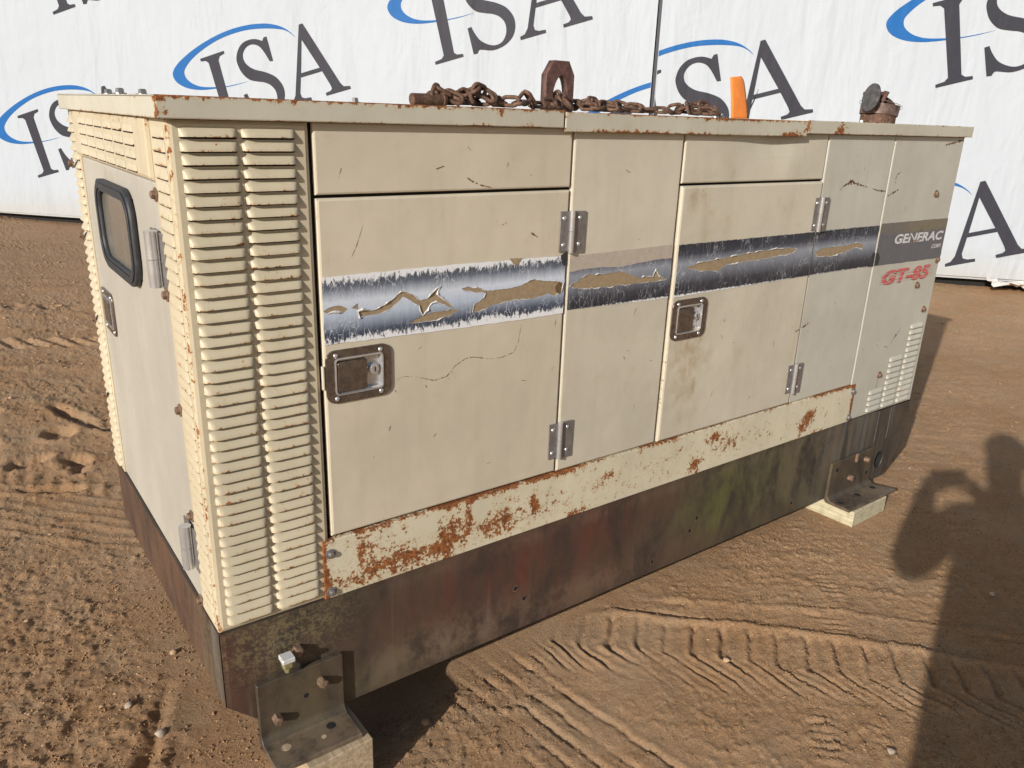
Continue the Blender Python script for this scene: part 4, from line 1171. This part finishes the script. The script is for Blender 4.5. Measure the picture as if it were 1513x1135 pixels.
bm_box(bm, (exx - .066, exy - .030, exz + .045), (exx - .055, exy - .020, exz + .112), .002, 1)
bm_box(bm, (exx - .066, exy + .018, exz + .045), (exx - .055, exy + .028, exz + .112), .002, 1)
bm_cyl(bm, (exx - .060, exy - .040, exz + .104), (exx - .060, exy + .036, exz + .104), .007, .007, 12)
bm_cyl(bm, (exx - .047, exy - .045, exz + .112), (exx - .047, exy - .033, exz + .070), .010, .006, 10)
from_bm("flap_hinge", bm, M['eye'], o, smooth=True, angle=.7)

# --- near end: louver strips, header, door with window
estrip = []
for y0, y1, lx in ((.0, .1180, .0180), (.905, WD, .915)):
    e = part(panel("end_louver_strip", y0 + (.0095 if y0 == 0 else 0), y1, .001, 1.0, ENDF, 0.0, .011, M['cream'], gen, .003, .03,
        rust=lambda a, b: .05 * math.exp(-((a - .0) / .012) ** 2) + .04 * math.exp(-((a - .118) / .01) ** 2) + .03))
    estrip.append(e)
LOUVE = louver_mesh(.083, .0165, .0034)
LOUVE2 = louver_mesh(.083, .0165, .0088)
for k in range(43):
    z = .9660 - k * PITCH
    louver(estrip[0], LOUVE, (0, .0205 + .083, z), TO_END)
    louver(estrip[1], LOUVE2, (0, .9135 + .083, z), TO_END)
for yb, zb_ in ((.1235, .8663), (.1205, .6837), (.1210, .4537), (.1230, .2203), (.1230, .018)):
    link("bolt", BOLT, estrip[0], (-.001, yb - .006, zb_), TO_END)
for yb, zb_ in ((.955, .8663), (.955, .6809), (.955, .4512), (.955, .2284)):
    link("bolt", BOLT, estrip[1], (-.012, yb, zb_), TO_END)
hdr = part(panel("end_header", .1200, .9030, .8900, 1.0, ENDF, -.008, .011, M['cream'], gen, .008, .03, rust=lambda a, b: .035 + .05 * math.exp(-((1 - b) / .02) ** 2), stain=lambda a, b: .12))
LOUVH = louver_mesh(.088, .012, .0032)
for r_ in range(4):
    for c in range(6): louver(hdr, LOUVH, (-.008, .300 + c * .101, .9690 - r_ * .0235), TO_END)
edoor = part(panel("end_door", .1210, .9030, .0030, .8860, ENDF, .004, .013, M['pale'], gen, .004, .03, hole=(.345, .665, .685, .835),
    rust=lambda a, b: .13 * gauss(a, b, .58, .868, .10, .012) + .05 * gauss(a, b, .8, .44, .07, .01) + .03 * math.exp(-((a - .121) / .008) ** 2), stain=lambda a, b: .5 * gauss(a, b, .58, .862, .1, .012) + .15 * gauss(a, b, .8, .42, .05, .03)))
wr = lambda d_: rrect(.3300 + d_, .6480 + d_, .7000 - d_, .8530 - d_, .062 - d_ * .5, 8)
holed("window_gasket", [wr(0), wr(.026)], ENDF, -.010, .012, M['rubber'], edoor)
holed("gasket_lip", [wr(.008), wr(.020)], ENDF, -.013, .003, M['rubber'], edoor)
prism("window_pane", wr(.020), ENDF, -.0005, .0025, M['glass'], edoor)
latch(edoor, .7290, .8690, .4480, .5600, .004, mirror=True, endface=True)
def end_hinge(z0, z1):
    h = part(box("end_hinge", (-.0035, .150, z0), (-.0002, .1195 + .068, z1), M['steel'], gen, .0006, 1))
    box("hinge_leaf", (-.0030, .096, z0 + .002), (-.0002, .1255, z1 - .002), M['steel'], h, .0006, 1)
    zm = (z0 + z1) / 2
    cyl("hinge_barrel", (-.013, .140, z0), (-.013, .140, zm - .0004), .0125, M['chrome'], h)
    cyl("hinge_barrel", (-.013, .140, zm + .0004), (-.013, .140, z1), .0125, M['chrome'], h)
end_hinge(.6950, .8000); end_hinge(.0900, .1900)
# far end and rear closed off with plain sheet
part(panel("rear_panel", .0, L, .001, 1.0, lambda a, b, dd: (a, WD - dd, b), 0, .012, M['beige'], gen, .005, .3))
part(panel("far_end_sheet", .004, WD - .004, .001, 1.0, lambda a, b, dd: (L - dd, a, b), 0, .012, M['beige'], gen, .003, .3))

# --- mounting brackets on timber
def bracket(x0, x1, zt, y_out, bolts, holes, th=.013, ztr=None, x1f=None):
    """angle iron: upright leaf, rounded heel, flat foot"""
    ztr = zt if ztr is None else ztr
    prof = [(-.0035, 1.0), (-.0035 - th, 1.0)]
    n = 6; zf = -.297
    ri = .020
    pts_o = [(-.0035 - th, None)]
    outer, inner = [], []
    # section in (y, z); upright from z=zt down to the heel, foot out to y_out
    sec = [(-.004, 'T'), (-.004, zf - .0)]
    sec = []
    sec.append((-.004 - th, 'T'))
    for k in range(n + 1):
        t = math.pi / 2 * k / n
        sec.append((-.004 - th - ri + ri * math.cos(t), zf + th + ri - ri * math.sin(t) - th + th * 0))
    sec.append((y_out, zf)); sec.append((y_out, zf - th)); sec.append((-.012, zf - th))
    sec.append((-.004, zf - th + .008)); sec.append((-.004, 'T'))
    verts, faces = [], []
    XN = 8
    for i in range(XN + 1):
        u = i / XN; x = x0 + (x1 - x0) * u
        for y, z in sec: verts.append((x + ((x1f - x1) * u * sst(-.012, -.10, y) if x1f else 0), y, (zt + (ztr - zt) * u) if z == 'T' else z))
    m = len(sec)
    for i in range(XN):
        for j in range(m):
            k = (j + 1) % m
            faces.append((i * m + j, (i + 1) * m + j, (i + 1) * m + k, i * m + k))
    faces.append(tuple(range(m))); faces.append(tuple(XN * m + j for j in range(m)))
    at = {"maroon": [.25] * len(verts), "moss": [.30 * max(0, 1 - abs(v[1] + .03) / .06) for v in verts], "rust": [.05] * len(verts), "lichen": [.06] * len(verts), "dust_highlight": [.8 if v[1] < -.03 else .1 for v in verts]}
    o = part(mk("mounting_bracket", verts, faces, M['skid'], gen, attrs=at))
    bv = o.modifiers.new("bevel", 'BEVEL'); bv.width = .0015; bv.segments = 1; bv.limit_method = 'ANGLE'; bv.angle_limit = R(50)
    for x, z in bolts: link("bolt", BIGBOLT, o, (x, -.004 - th, z), (0, R(17 * x * 10), 0))
    for x, y, r_, lit in holes:
        bm = bmesh.new(); bm_cyl(bm, (x, y, zf - .001), (x, y, zf + .0006), r_, r_, 16)
        from_bm("bolt_hole", bm, M['dark'] if not lit else M['oldwood'], o)
    return o
br1 = bracket(.060, .256, -.146, -.110, [(.203, -.193), (.097, -.243)], [(.207, -.050, .0105, 0), (.181, -.072, .0055, 1), (.101, -.056, .0105, 1)], ztr=-.146)
bm = bmesh.new(); bm_cyl(bm, (.166, -.0176, -.217), (.166, -.016, -.217), .006, .006, 12); from_bm("bolt_hole", bm, M['dark'], br1)
br2 = bracket(2.188, 2.470, -.150, -.108, [(2.318, -.236), (2.414, -.183)], [(2.213, -.056, .012, 0), (2.332, -.052, .012, 0), (2.442, -.049, .012, 0)], th=.011, ztr=-.146, x1f=2.510)
for x, z in ((2.226, -.183), (2.440, -.246)):
    bm = bmesh.new(); bm_cyl(bm, (x, -.0156, z), (x, -.014, z), .009, .009, 12); from_bm("bolt_hole", bm, M['dark'], br2)
box("bracket_lug", (2.335, -.024, -.178), (2.352, -.014, -.142), M['bolt'], br2, .003, 1)
# grounding stud and clamp by the near bracket
part(link("bolt", BIGBOLT, skid, (0, 0, 0))).location = (.157, -.002, -.098)
clamp = part(box("ground_clamp", (.1120, -.040, -.0995), (.1400, -.012, -.0880), M['plastic_white'], gen, .0015, 1))
bm = bmesh.new(); bm_box(bm, (.1150, -.034, -.1180), (.1370, -.014, -.0996), .003, 1); bm_cyl(bm, (.126, -.024, -.118), (.126, -.024, -.130), .0085, .006, 8); bm_cyl(bm, (.126, -.014, -.109), (.126, -.001, -.109), .006, .006, 8)
from_bm("clamp_nut", bm, M['brass'], clamp)

# ------------------------------------------------------------------ timber under the brackets
def timber(x0, x1, y0, y1, zt, mat, label, rot):
    t = bmesh.new(); bm_box(t, (x0, y0, -.12), (x1, y1, zt), .003, 2)
    c = Vector(((x0 + x1) / 2, (y0 + y1) / 2, 0))
    for v in t.verts: v.co -= c
    return tag(from_bm("timber_block", t, mat, None, c, (0, 0, rot)), label, "timber block", "timber blocks under the generator")
timber(.120, .272, -.126, .10, GZ - .3105, M['oldwood'], "weathered timber block under the near mounting bracket, partly cut by the photo's bottom edge", R(1.5))
timber(2.205, 2.440, -.112, .35, GZ - .3105, M['pine'], "pale yellow pine block under the far mounting bracket", R(2))

# ------------------------------------------------------------------ chain on the roof
RZ = GZ + 1.0350
ch = empty("lifting_chain", (1.10, .26, RZ), "rusty lifting chain heaped along the roof edge and through the lifting eye", "chain")
def link_mesh(a=.020, r=.0115, w=.0048, n=10, k=8):
    path = []
    for i in range(n + 1):
        t = -math.pi / 2 + math.pi * i / n; path.append((a / 2 + r * math.cos(t), r * math.sin(t)))
    for i in range(n + 1):
        t = math.pi / 2 + math.pi * i / n; path.append((-a / 2 + r * math.cos(t), r * math.sin(t)))
    m = len(path); verts, faces = [], []
    for i in range(m):
        p, q_ = Vector(path[i - 1]), Vector(path[(i + 1) % m]); t = (q_ - p).normalized(); nn = Vector((-t.y, t.x))
        for j in range(k):
            an = 2 * math.pi * j / k
            verts.append((path[i][0] + nn.x * w * math.cos(an), path[i][1] + nn.y * w * math.cos(an), w * math.sin(an)))
    for i in range(m):
        for j in range(k): faces.append((i * k + j, ((i + 1) % m) * k + j, ((i + 1) % m) * k + (j + 1) % k, i * k + (j + 1) % k))
    o = mk("chain_link", verts, faces, M['chain'], smooth=True); me = o.data; bpy.data.objects.remove(o); return me
LINK = link_mesh()
def run(pts, seed):
    rnd = random.Random(seed)
    P_ = [Vector((p[0], p[1], .012 + (p[2] - .012) * .66)) for p in pts]; fine = []
    for i in range(len(P_) - 1):
        p0, p1, p2, p3 = P_[max(i - 1, 0)], P_[i], P_[i + 1], P_[min(i + 2, len(P_) - 1)]
        for k in range(30):
            t = k / 30
            fine.append(.5 * ((2 * p1) + (p2 - p0) * t + (2 * p0 - 5 * p1 + 4 * p2 - p3) * t * t + (3 * p1 - p0 - 3 * p2 + p3) * t ** 3))
    acc = 0; last = fine[0]; k = 0; pos = fine[0]
    for a_, b_ in zip(fine[:-1], fine[1:]):
        acc += (b_ - a_).length
        if acc >= .0345:
            mid_ = (last + b_) / 2; dr = (b_ - last).normalized()
            q_ = dr.to_track_quat('X', 'Z')
            roll = (R(25) if k % 2 else R(95)) + rnd.gauss(0, .35)
            low = mid_.z < .030
            if low and k % 2 == 0: roll = R(60) + rnd.gauss(0, .2)
            mid_.z = max(mid_.z, .0075 + .0115 * abs(math.sin(roll)))
            o = link("chain_link", LINK, ch)
            o.rotation_mode = 'QUATERNION'; o.rotation_quaternion = q_ @ Euler((roll, 0, 0)).to_quaternion()
            o.location = Vector((mid_.x, mid_.y, 0)) - Vector((1.10, .26, 0)) + Vector((0, 0, mid_.z))
            last = b_; acc = 0; k += 1
run([(.60, .16, .014), (.612, .17, .050), (.635, .18, .040), (.655, .15, .018), (.69, .20, .028), (.712, .17, .052), (.735, .19, .054), (.755, .16, .030), (.785, .20, .016), (.82, .15, .012), (.85, .17, .022), (.868, .18, .046), (.885, .17, .030), (.90, .21, .012), (.95, .19, .012), (1.0, .22, .014), (1.03, .25, .022), (1.06, .28, .040), (1.085, .315, .056), (1.098, .345, .052), (1.11, .38, .045), (1.14, .40, .02), (1.16, .36, .016), (1.175, .32, .034), (1.20, .30, .040), (1.225, .33, .030), (1.25, .29, .022), (1.275, .31, .030), (1.30, .27, .014), (1.36, .27, .012), (1.42, .24, .012), (1.46, .26, .014), (1.49, .23, .028), (1.53, .26, .040), (1.57, .24, .042), (1.605, .25, .030), (1.615, .28, .014)], 3)
run([(.66, .22, .012), (.70, .17, .012), (.74, .22, .012), (.77, .18, .012), (.83, .22, .012)], 4)
run([(.62, .22, .012), (.66, .17, .012), (.70, .23, .030), (.745, .20, .022)], 14)
run([(1.02, .20, .012), (1.05, .24, .014), (1.075, .30, .040), (1.10, .33, .060)], 5)
run([(1.15, .30, .012), (1.18, .26, .014), (1.21, .29, .018), (1.24, .25, .014), (1.28, .28, .014), (1.33, .25, .012)], 6)
run([(1.14, .33, .014), (1.18, .35, .020), (1.22, .31, .016), (1.26, .33, .014), (1.30, .30, .012)], 16)
run([(1.46, .20, .012), (1.51, .22, .012), (1.56, .19, .012), (1.60, .22, .012), (1.59, .27, .014), (1.52, .28, .022), (1.47, .26, .016)], 7)
bm = bmesh.new(); bm_cyl(bm, (-.555, -.10, .0125), (-.478, -.095, .0135), .0125, .0125, 14); bm_cyl(bm, (-.478, -.095, .0135), (-.470, -.0945, .0135), .016, .014, 14)
from_bm("chain_pin", bm, M['chain'], ch, smooth=True, angle=.6)

# ------------------------------------------------------------------ orange tag with its wire
fx, fy = 1.872, .345
pts = [(-.038, -.002), (.045, -.002), (.030, .070), (.018, .122), (.006, .130), (-.040, .128), (-.058, .118), (-.052, .060)]
ot = empty("orange_tag", (fx, fy, RZ), "bright orange plastic tag standing upright on the roof right of the chain", "tag")
verts, faces = [], []
cols_ = 8
for i in range(15):
    z = -.002 + .132 * i / 14; t = i / 14
    lft = -.034 - .022 * t; rgt = .052 - .044 * t - (.012 * max(0, t - .9) * 10)
    for j in range(cols_ + 1):
        s = j / cols_; x = lft + (rgt - lft) * s
        zz = z - (.006 * (1 - s) if i == 14 else 0)
        verts.append((x, .0025 * (s - .5) ** 2 * 4 + .006 * t * t, zz))
for i in range(14):
    for j in range(cols_): faces.append((i * (cols_ + 1) + j, i * (cols_ + 1) + j + 1, (i + 1) * (cols_ + 1) + j + 1, (i + 1) * (cols_ + 1) + j))
o = mk("tag_blade", verts, faces, M['orange'], ot, smooth=True, fix=True)
sm = o.modifiers.new("thick", 'SOLIDIFY'); sm.thickness = .004
bm = bmesh.new(); bm_cyl(bm, (.050, .0, .030), (.072, .004, .060), .0022, .0022, 8); bm_cyl(bm, (.072, .004, .060), (.090, .006, .094), .0015, .0008, 8); bm_cyl(bm, (.066, .003, .052), (.076, .005, .078), .0012, .0008, 6)
bm_cyl(bm, (.047, .0, -.001), (.050, .0, .031), .0022, .0022, 8)
from_bm("wire_tie", bm, M['wire'], ot)

# ------------------------------------------------------------------ litter and grass by the banner
def litter():
    bm = bmesh.new(); rnd = random.Random(4)
    nx_, ny_ = 12, 8; g_ = []
    for i in range(nx_ + 1):
        for j in range(ny_ + 1):
            u, v = i / nx_, j / ny_
            g_.append(bm.verts.new(((u - .5) * .62 + rnd.uniform(-.02, .02), (v - .5) * .30 + rnd.uniform(-.015, .015), .03 + .055 * abs(math.sin(u * 5.2 + v * 2)) + rnd.uniform(0, .025) + .08 * max(0, .25 - u))))
    for i in range(nx_):
        for j in range(ny_):
            bm.faces.new((g_[i * (ny_ + 1) + j], g_[(i + 1) * (ny_ + 1) + j], g_[(i + 1) * (ny_ + 1) + j + 1], g_[i * (ny_ + 1) + j + 1]))
    o = from_bm("crumpled_sheet", bm, simple("dusty_white_plastic", (.70, .66, .60), .6, 0, 20, .1), None, (7.78, 1.60, gh(7.78, 1.6)), (0, 0, R(-40)))
    s_ = o.modifiers.new("thick", 'SOLIDIFY'); s_.thickness = .004
    tag(o, "crumpled dusty white sheet lying on the dirt at the far right", "litter")
litter()
bm = bmesh.new(); rnd = random.Random(12)
for k in range(520):
    s = rnd.gauss(9.9, .42); dep = rnd.uniform(.02, .30); x, y, _ = W(s, 0, dep)
    z = gh(x, y); hgt = rnd.uniform(.012, .05) * (1 if abs(s - 10) < .3 else .6); an = rnd.uniform(0, 6.28); w = .004
    dx, dy = math.cos(an), math.sin(an)
    a = bm.verts.new((x - dy * w, y + dx * w, z - .002)); b = bm.verts.new((x + dy * w, y - dx * w, z - .002)); c = bm.verts.new((x + dx * hgt * .5, y + dy * hgt * .5, z + hgt))
    bm.faces.new((a, b, c))
tag(from_bm("grass", bm, simple("dry_grass", (.16, .165, .05), .8, 0, 20, .4, 0)), "sparse short grass at the foot of the right banner", None, None, "stuff")

# a few stones big enough to point at
STONES = [((-.085, .315, .016), "grey stone in the rut at the near left corner", 'grey_stone'), ((-.13, .46, .013), "pale stone beside the rut left of the near skid corner", 'grey_stone'), ((.02, .62, .012), "tan stone on the rough dirt beside the skid's near end", 'stone'),
          ((1.245, -.335, .011), "small round stone inside the chevron tyre print", 'stone'), ((2.18, -.62, .012), "pale pebble in the shade of the photographer's arm", 'grey_stone'), ((1.30, -.78, .012), "pebble in the photographer's shadow at the bottom right", 'grey_stone'), ((.47, -.02, .014), "dark stone in the shade below the near mounting bracket", 'stone')]
for (x, y, r_), lb, mt in STONES:
    vs, fs = stone_shape(int(abs(x) * 1000), .7)
    bm = bmesh.new(); V_ = [bm.verts.new(Vector(v) * r_) for v in vs.tolist()]
    for f in fs.tolist(): bm.faces.new([V_[k] for k in f])
    bmesh.ops.subdivide_edges(bm, edges=bm.edges, cuts=1, smooth=.6)
    tag(from_bm("stone", bm, M[mt], None, (x, y, gh(x, y) + r_ * .3), (0, 0, x * 9), smooth=True), lb, "stone", "stones on the dirt")

# ------------------------------------------------------------------ the photographer behind the camera
HX = Vector((.80, -.60, 0)); HF = Vector((.60, .80, 0)); ZU = Vector((0, 0, 1))     # right, forward
PB = Vector((-.655, -1.850, 0))
def pp(r_, f_, z): return PB + HX * r_ + HF * f_ + ZU * z
camM = cam.rotation_euler.to_matrix()
ph_c = cam.location + camM @ Vector((.045, -.012, .022))
J = {}; edges = []; rad = []; names = []
def jn(n_, p, r_, parent=None):
    J[n_] = len(names); names.append(Vector(p)); rad.append(r_)
    if parent is not None: edges.append((J[parent], J[n_]))
jn('pelvis', pp(0, -.02, .96), (.275, .16)); jn('waist', pp(0, -.01, 1.10), (.225, .14), 'pelvis'); jn('chest', pp(0, -.01, 1.30), (.215, .14), 'waist')
jn('collar', pp(0, -.01, 1.46), (.12, .085), 'chest'); jn('neck', pp(0, .015, 1.545), (.058, .058), 'collar'); jn('skull0', pp(0, .04, 1.63), (.075, .085), 'neck'); jn('skull1', pp(0, .035, 1.74), (.082, .10), 'skull0'); jn('skull2', pp(0, .025, 1.81), (.05, .06), 'skull1')
lh = ph_c + camM @ Vector((-.082, -.012, .012)); rh = ph_c + camM @ Vector((.082, -.012, .012))
for sd_, sgn, el, hd_ in (('l', -1, pp(-.180, .275, 1.18), lh), ('r', 1, pp(.27, .17, 1.13), rh)):
    jn('sh' + sd_, pp(sgn * .185, .03, 1.435), (.078, .075), 'collar'); jn('ua' + sd_, pp(sgn * .185, .03, 1.435).lerp(el, .5), (.074, .072), 'sh' + sd_); jn('el' + sd_, el, (.070, .068), 'ua' + sd_)
    wr_ = el.lerp(hd_, .80); jn('fa' + sd_, el.lerp(hd_, .35), (.064, .062), 'el' + sd_); jn('wr' + sd_, wr_, (.036, .034), 'fa' + sd_); jn('palm' + sd_, el.lerp(hd_, .93), (.036, .020), 'wr' + sd_)
    jn('hip' + sd_, pp(sgn * .125, -.01, .88), (.098, .10), 'pelvis'); jn('thigh' + sd_, pp(sgn * .15, .0, .70), (.110, .105), 'hip' + sd_); jn('knee' + sd_, pp(sgn * .115, .01, .50), (.060, .062), 'thigh' + sd_)
    jn('calf' + sd_, pp(sgn * .12, -.02, .34), (.058, .062), 'knee' + sd_); jn('ankle' + sd_, pp(sgn * .12, -.03, .10), (.042, .046), 'calf' + sd_); jn('heel' + sd_, pp(sgn * .12, -.03, .045), (.042, .040), 'ankle' + sd_); jn('toe' + sd_, pp(sgn * .135, .13, .035), (.045, .030), 'heel' + sd_)
    up_ = camM @ Vector((0, 1, 0)); out_ = camM @ Vector((sgn, 0, 0)); bk_ = camM @ Vector((0, 0, 1))
    pm = names[J['palm' + sd_]]
    for k, (lg, oy) in enumerate(((.050, .022), (.056, .008), (.053, -.007), (.044, -.021))):
        b0 = pm + out_ * .004 + up_ * oy - bk_ * .004
        b1 = b0 + out_ * .008 - bk_ * (lg * .45) + up_ * (oy * .15); b2 = b1 - out_ * (lg * .40) - bk_ * .006
        jn('f%d0' % k + sd_, b0, (.0095, .009), 'palm' + sd_); jn('f%d1' % k + sd_, b1, (.0088, .0085), 'f%d0' % k + sd_); jn('f%d2' % k + sd_, b2, (.0075, .007), 'f%d1' % k + sd_)
    t0 = pm - out_ * .014 - up_ * .020; t1 = t0 - out_ * .030 + bk_ * .010 + up_ * .004; t2 = t1 - out_ * .022 - bk_ * .004 + up_ * .010
    jn('t0' + sd_, t0, (.012, .011), 'palm' + sd_); jn('t1' + sd_, t1, (.010, .0095), 't0' + sd_); jn('t2' + sd_, t2, (.008, .0075), 't1' + sd_)
root_o = pp(0, 0, 0)
me = bpy.data.meshes.new("person_body"); me.from_pydata([tuple(p - root_o) for p in names], edges, [])
tmp = bpy.data.objects.new("tmp", me); COL.objects.link(tmp)
tmp.modifiers.new("skin", 'SKIN').use_smooth_shade = True
for i, sv_ in enumerate(me.skin_vertices[0].data): sv_.radius = rad[i]; sv_.use_root = (i == 0)
ss = tmp.modifiers.new("sub", 'SUBSURF'); ss.levels = 2; ss.render_levels = 2
dg = bpy.context.evaluated_depsgraph_get(); dg.update()
pm_ = bpy.data.meshes.new_from_object(tmp.evaluated_get(dg)); bpy.data.objects.remove(tmp)
pm_.name = "person"
M['skin'] = simple("skin", (.46, .27, .19), .55, 0, 30, .1, .05, .001); M['shirt'] = simple("navy_jacket_cloth", (.05, .06, .09), .85, 0, 60, .2, .2, .003)
M['denim'] = simple("blue_denim", (.07, .095, .16), .85, 0, 90, .25, .2, .002); M['boot'] = simple("brown_boot_leather", (.10, .06, .035), .55, 0, 50, .25, .1, .002); M['hair'] = simple("dark_brown_hair", (.035, .022, .014), .6, 0, 80, .3, .4, .003)
pm_.materials.clear()
for k in ('skin', 'shirt', 'denim', 'boot'): pm_.materials.append(M[k])
wl, wr2 = names[J['wrl']] - root_o, names[J['wrr']] - root_o
for p in pm_.polygons:
    c = p.center
    i = 3 if c.z < .12 else 2 if c.z < .98 else 1 if c.z < 1.515 else 0
    if i == 1 and min((c - wl).length, (c - wr2).length) < .045 or (i == 1 and min((c - (lh - root_o)).length, (c - (rh - root_o)).length) < .085): i = 0
    p.material_index = i
person = tag(link("person", pm_, None, root_o), "photographer holding up a phone, casting the person-shaped shadow at the lower right", "person")
loc_ = lambda r_, f_, z: pp(r_, f_, z) - root_o
bm = bmesh.new(); bmesh.ops.create_uvsphere(bm, u_segments=24, v_segments=14, radius=1.0)
bmesh.ops.delete(bm, geom=[v for v in bm.verts if v.co.z < -.15 and v.co.y > -.35 or v.co.z < -.6], context='VERTS')
for v in bm.verts: v.co = loc_(v.co.x * .092, .022 + v.co.y * .112, 1.745 + v.co.z * .105)
from_bm("hair", bm, M['hair'], person, smooth=True)
for sgn in (-1, 1):
    bm = bmesh.new(); bmesh.ops.create_uvsphere(bm, u_segments=12, v_segments=8, radius=.012)
    for v in bm.verts: v.co += loc_(sgn * .031, .118, 1.715)
    from_bm("eye", bm, simple("eye_white", (.7, .68, .65), .3, 0, 10, .05, 0), person, smooth=True)
    bm = bmesh.new(); bmesh.ops.create_uvsphere(bm, u_segments=12, v_segments=8, radius=1)
    for v in bm.verts: v.co = Vector(loc_(sgn * .084 + v.co.x * .008, .02 + v.co.y * .018, 1.70 + v.co.z * .030))
    from_bm("ear", bm, M['skin'], person, smooth=True)
bm = bmesh.new(); bm_cyl(bm, loc_(0, .120, 1.715), loc_(0, .150, 1.675), .008, .015, 10); from_bm("nose", bm, M['skin'], person, smooth=True)
bm = bmesh.new(); bm_box(bm, (-.024, -.004, -.005), (.024, .006, .005), .004, 2)
for v in bm.verts: v.co = Vector(loc_(v.co.x, .124 + v.co.y, 1.645 + v.co.z))
from_bm("mouth", bm, simple("lip", (.38, .16, .13), .5, 0, 20, .1, 0), person, smooth=True)
phn = empty("smartphone", ph_c, "black smartphone held sideways in the photographer's hands", "phone", cam.rotation_euler)
box("phone_body", (-.080, -.0375, -.0042), (.080, .0375, .0042), simple("black_phone_case", (.02, .02, .022), .4, 0, 30, .1, 0), phn, .0035, 3)
box("screen", (-.077, -.0345, .0043), (.077, .0345, .0048), simple("dark_screen_glass", (.015, .015, .018), .1, 0, 30, .05, 0), phn)
cyl("lens", (-.045, .012, -.0041), (-.045, .012, -.0062), .007, M['dark'], phn, seg=18)
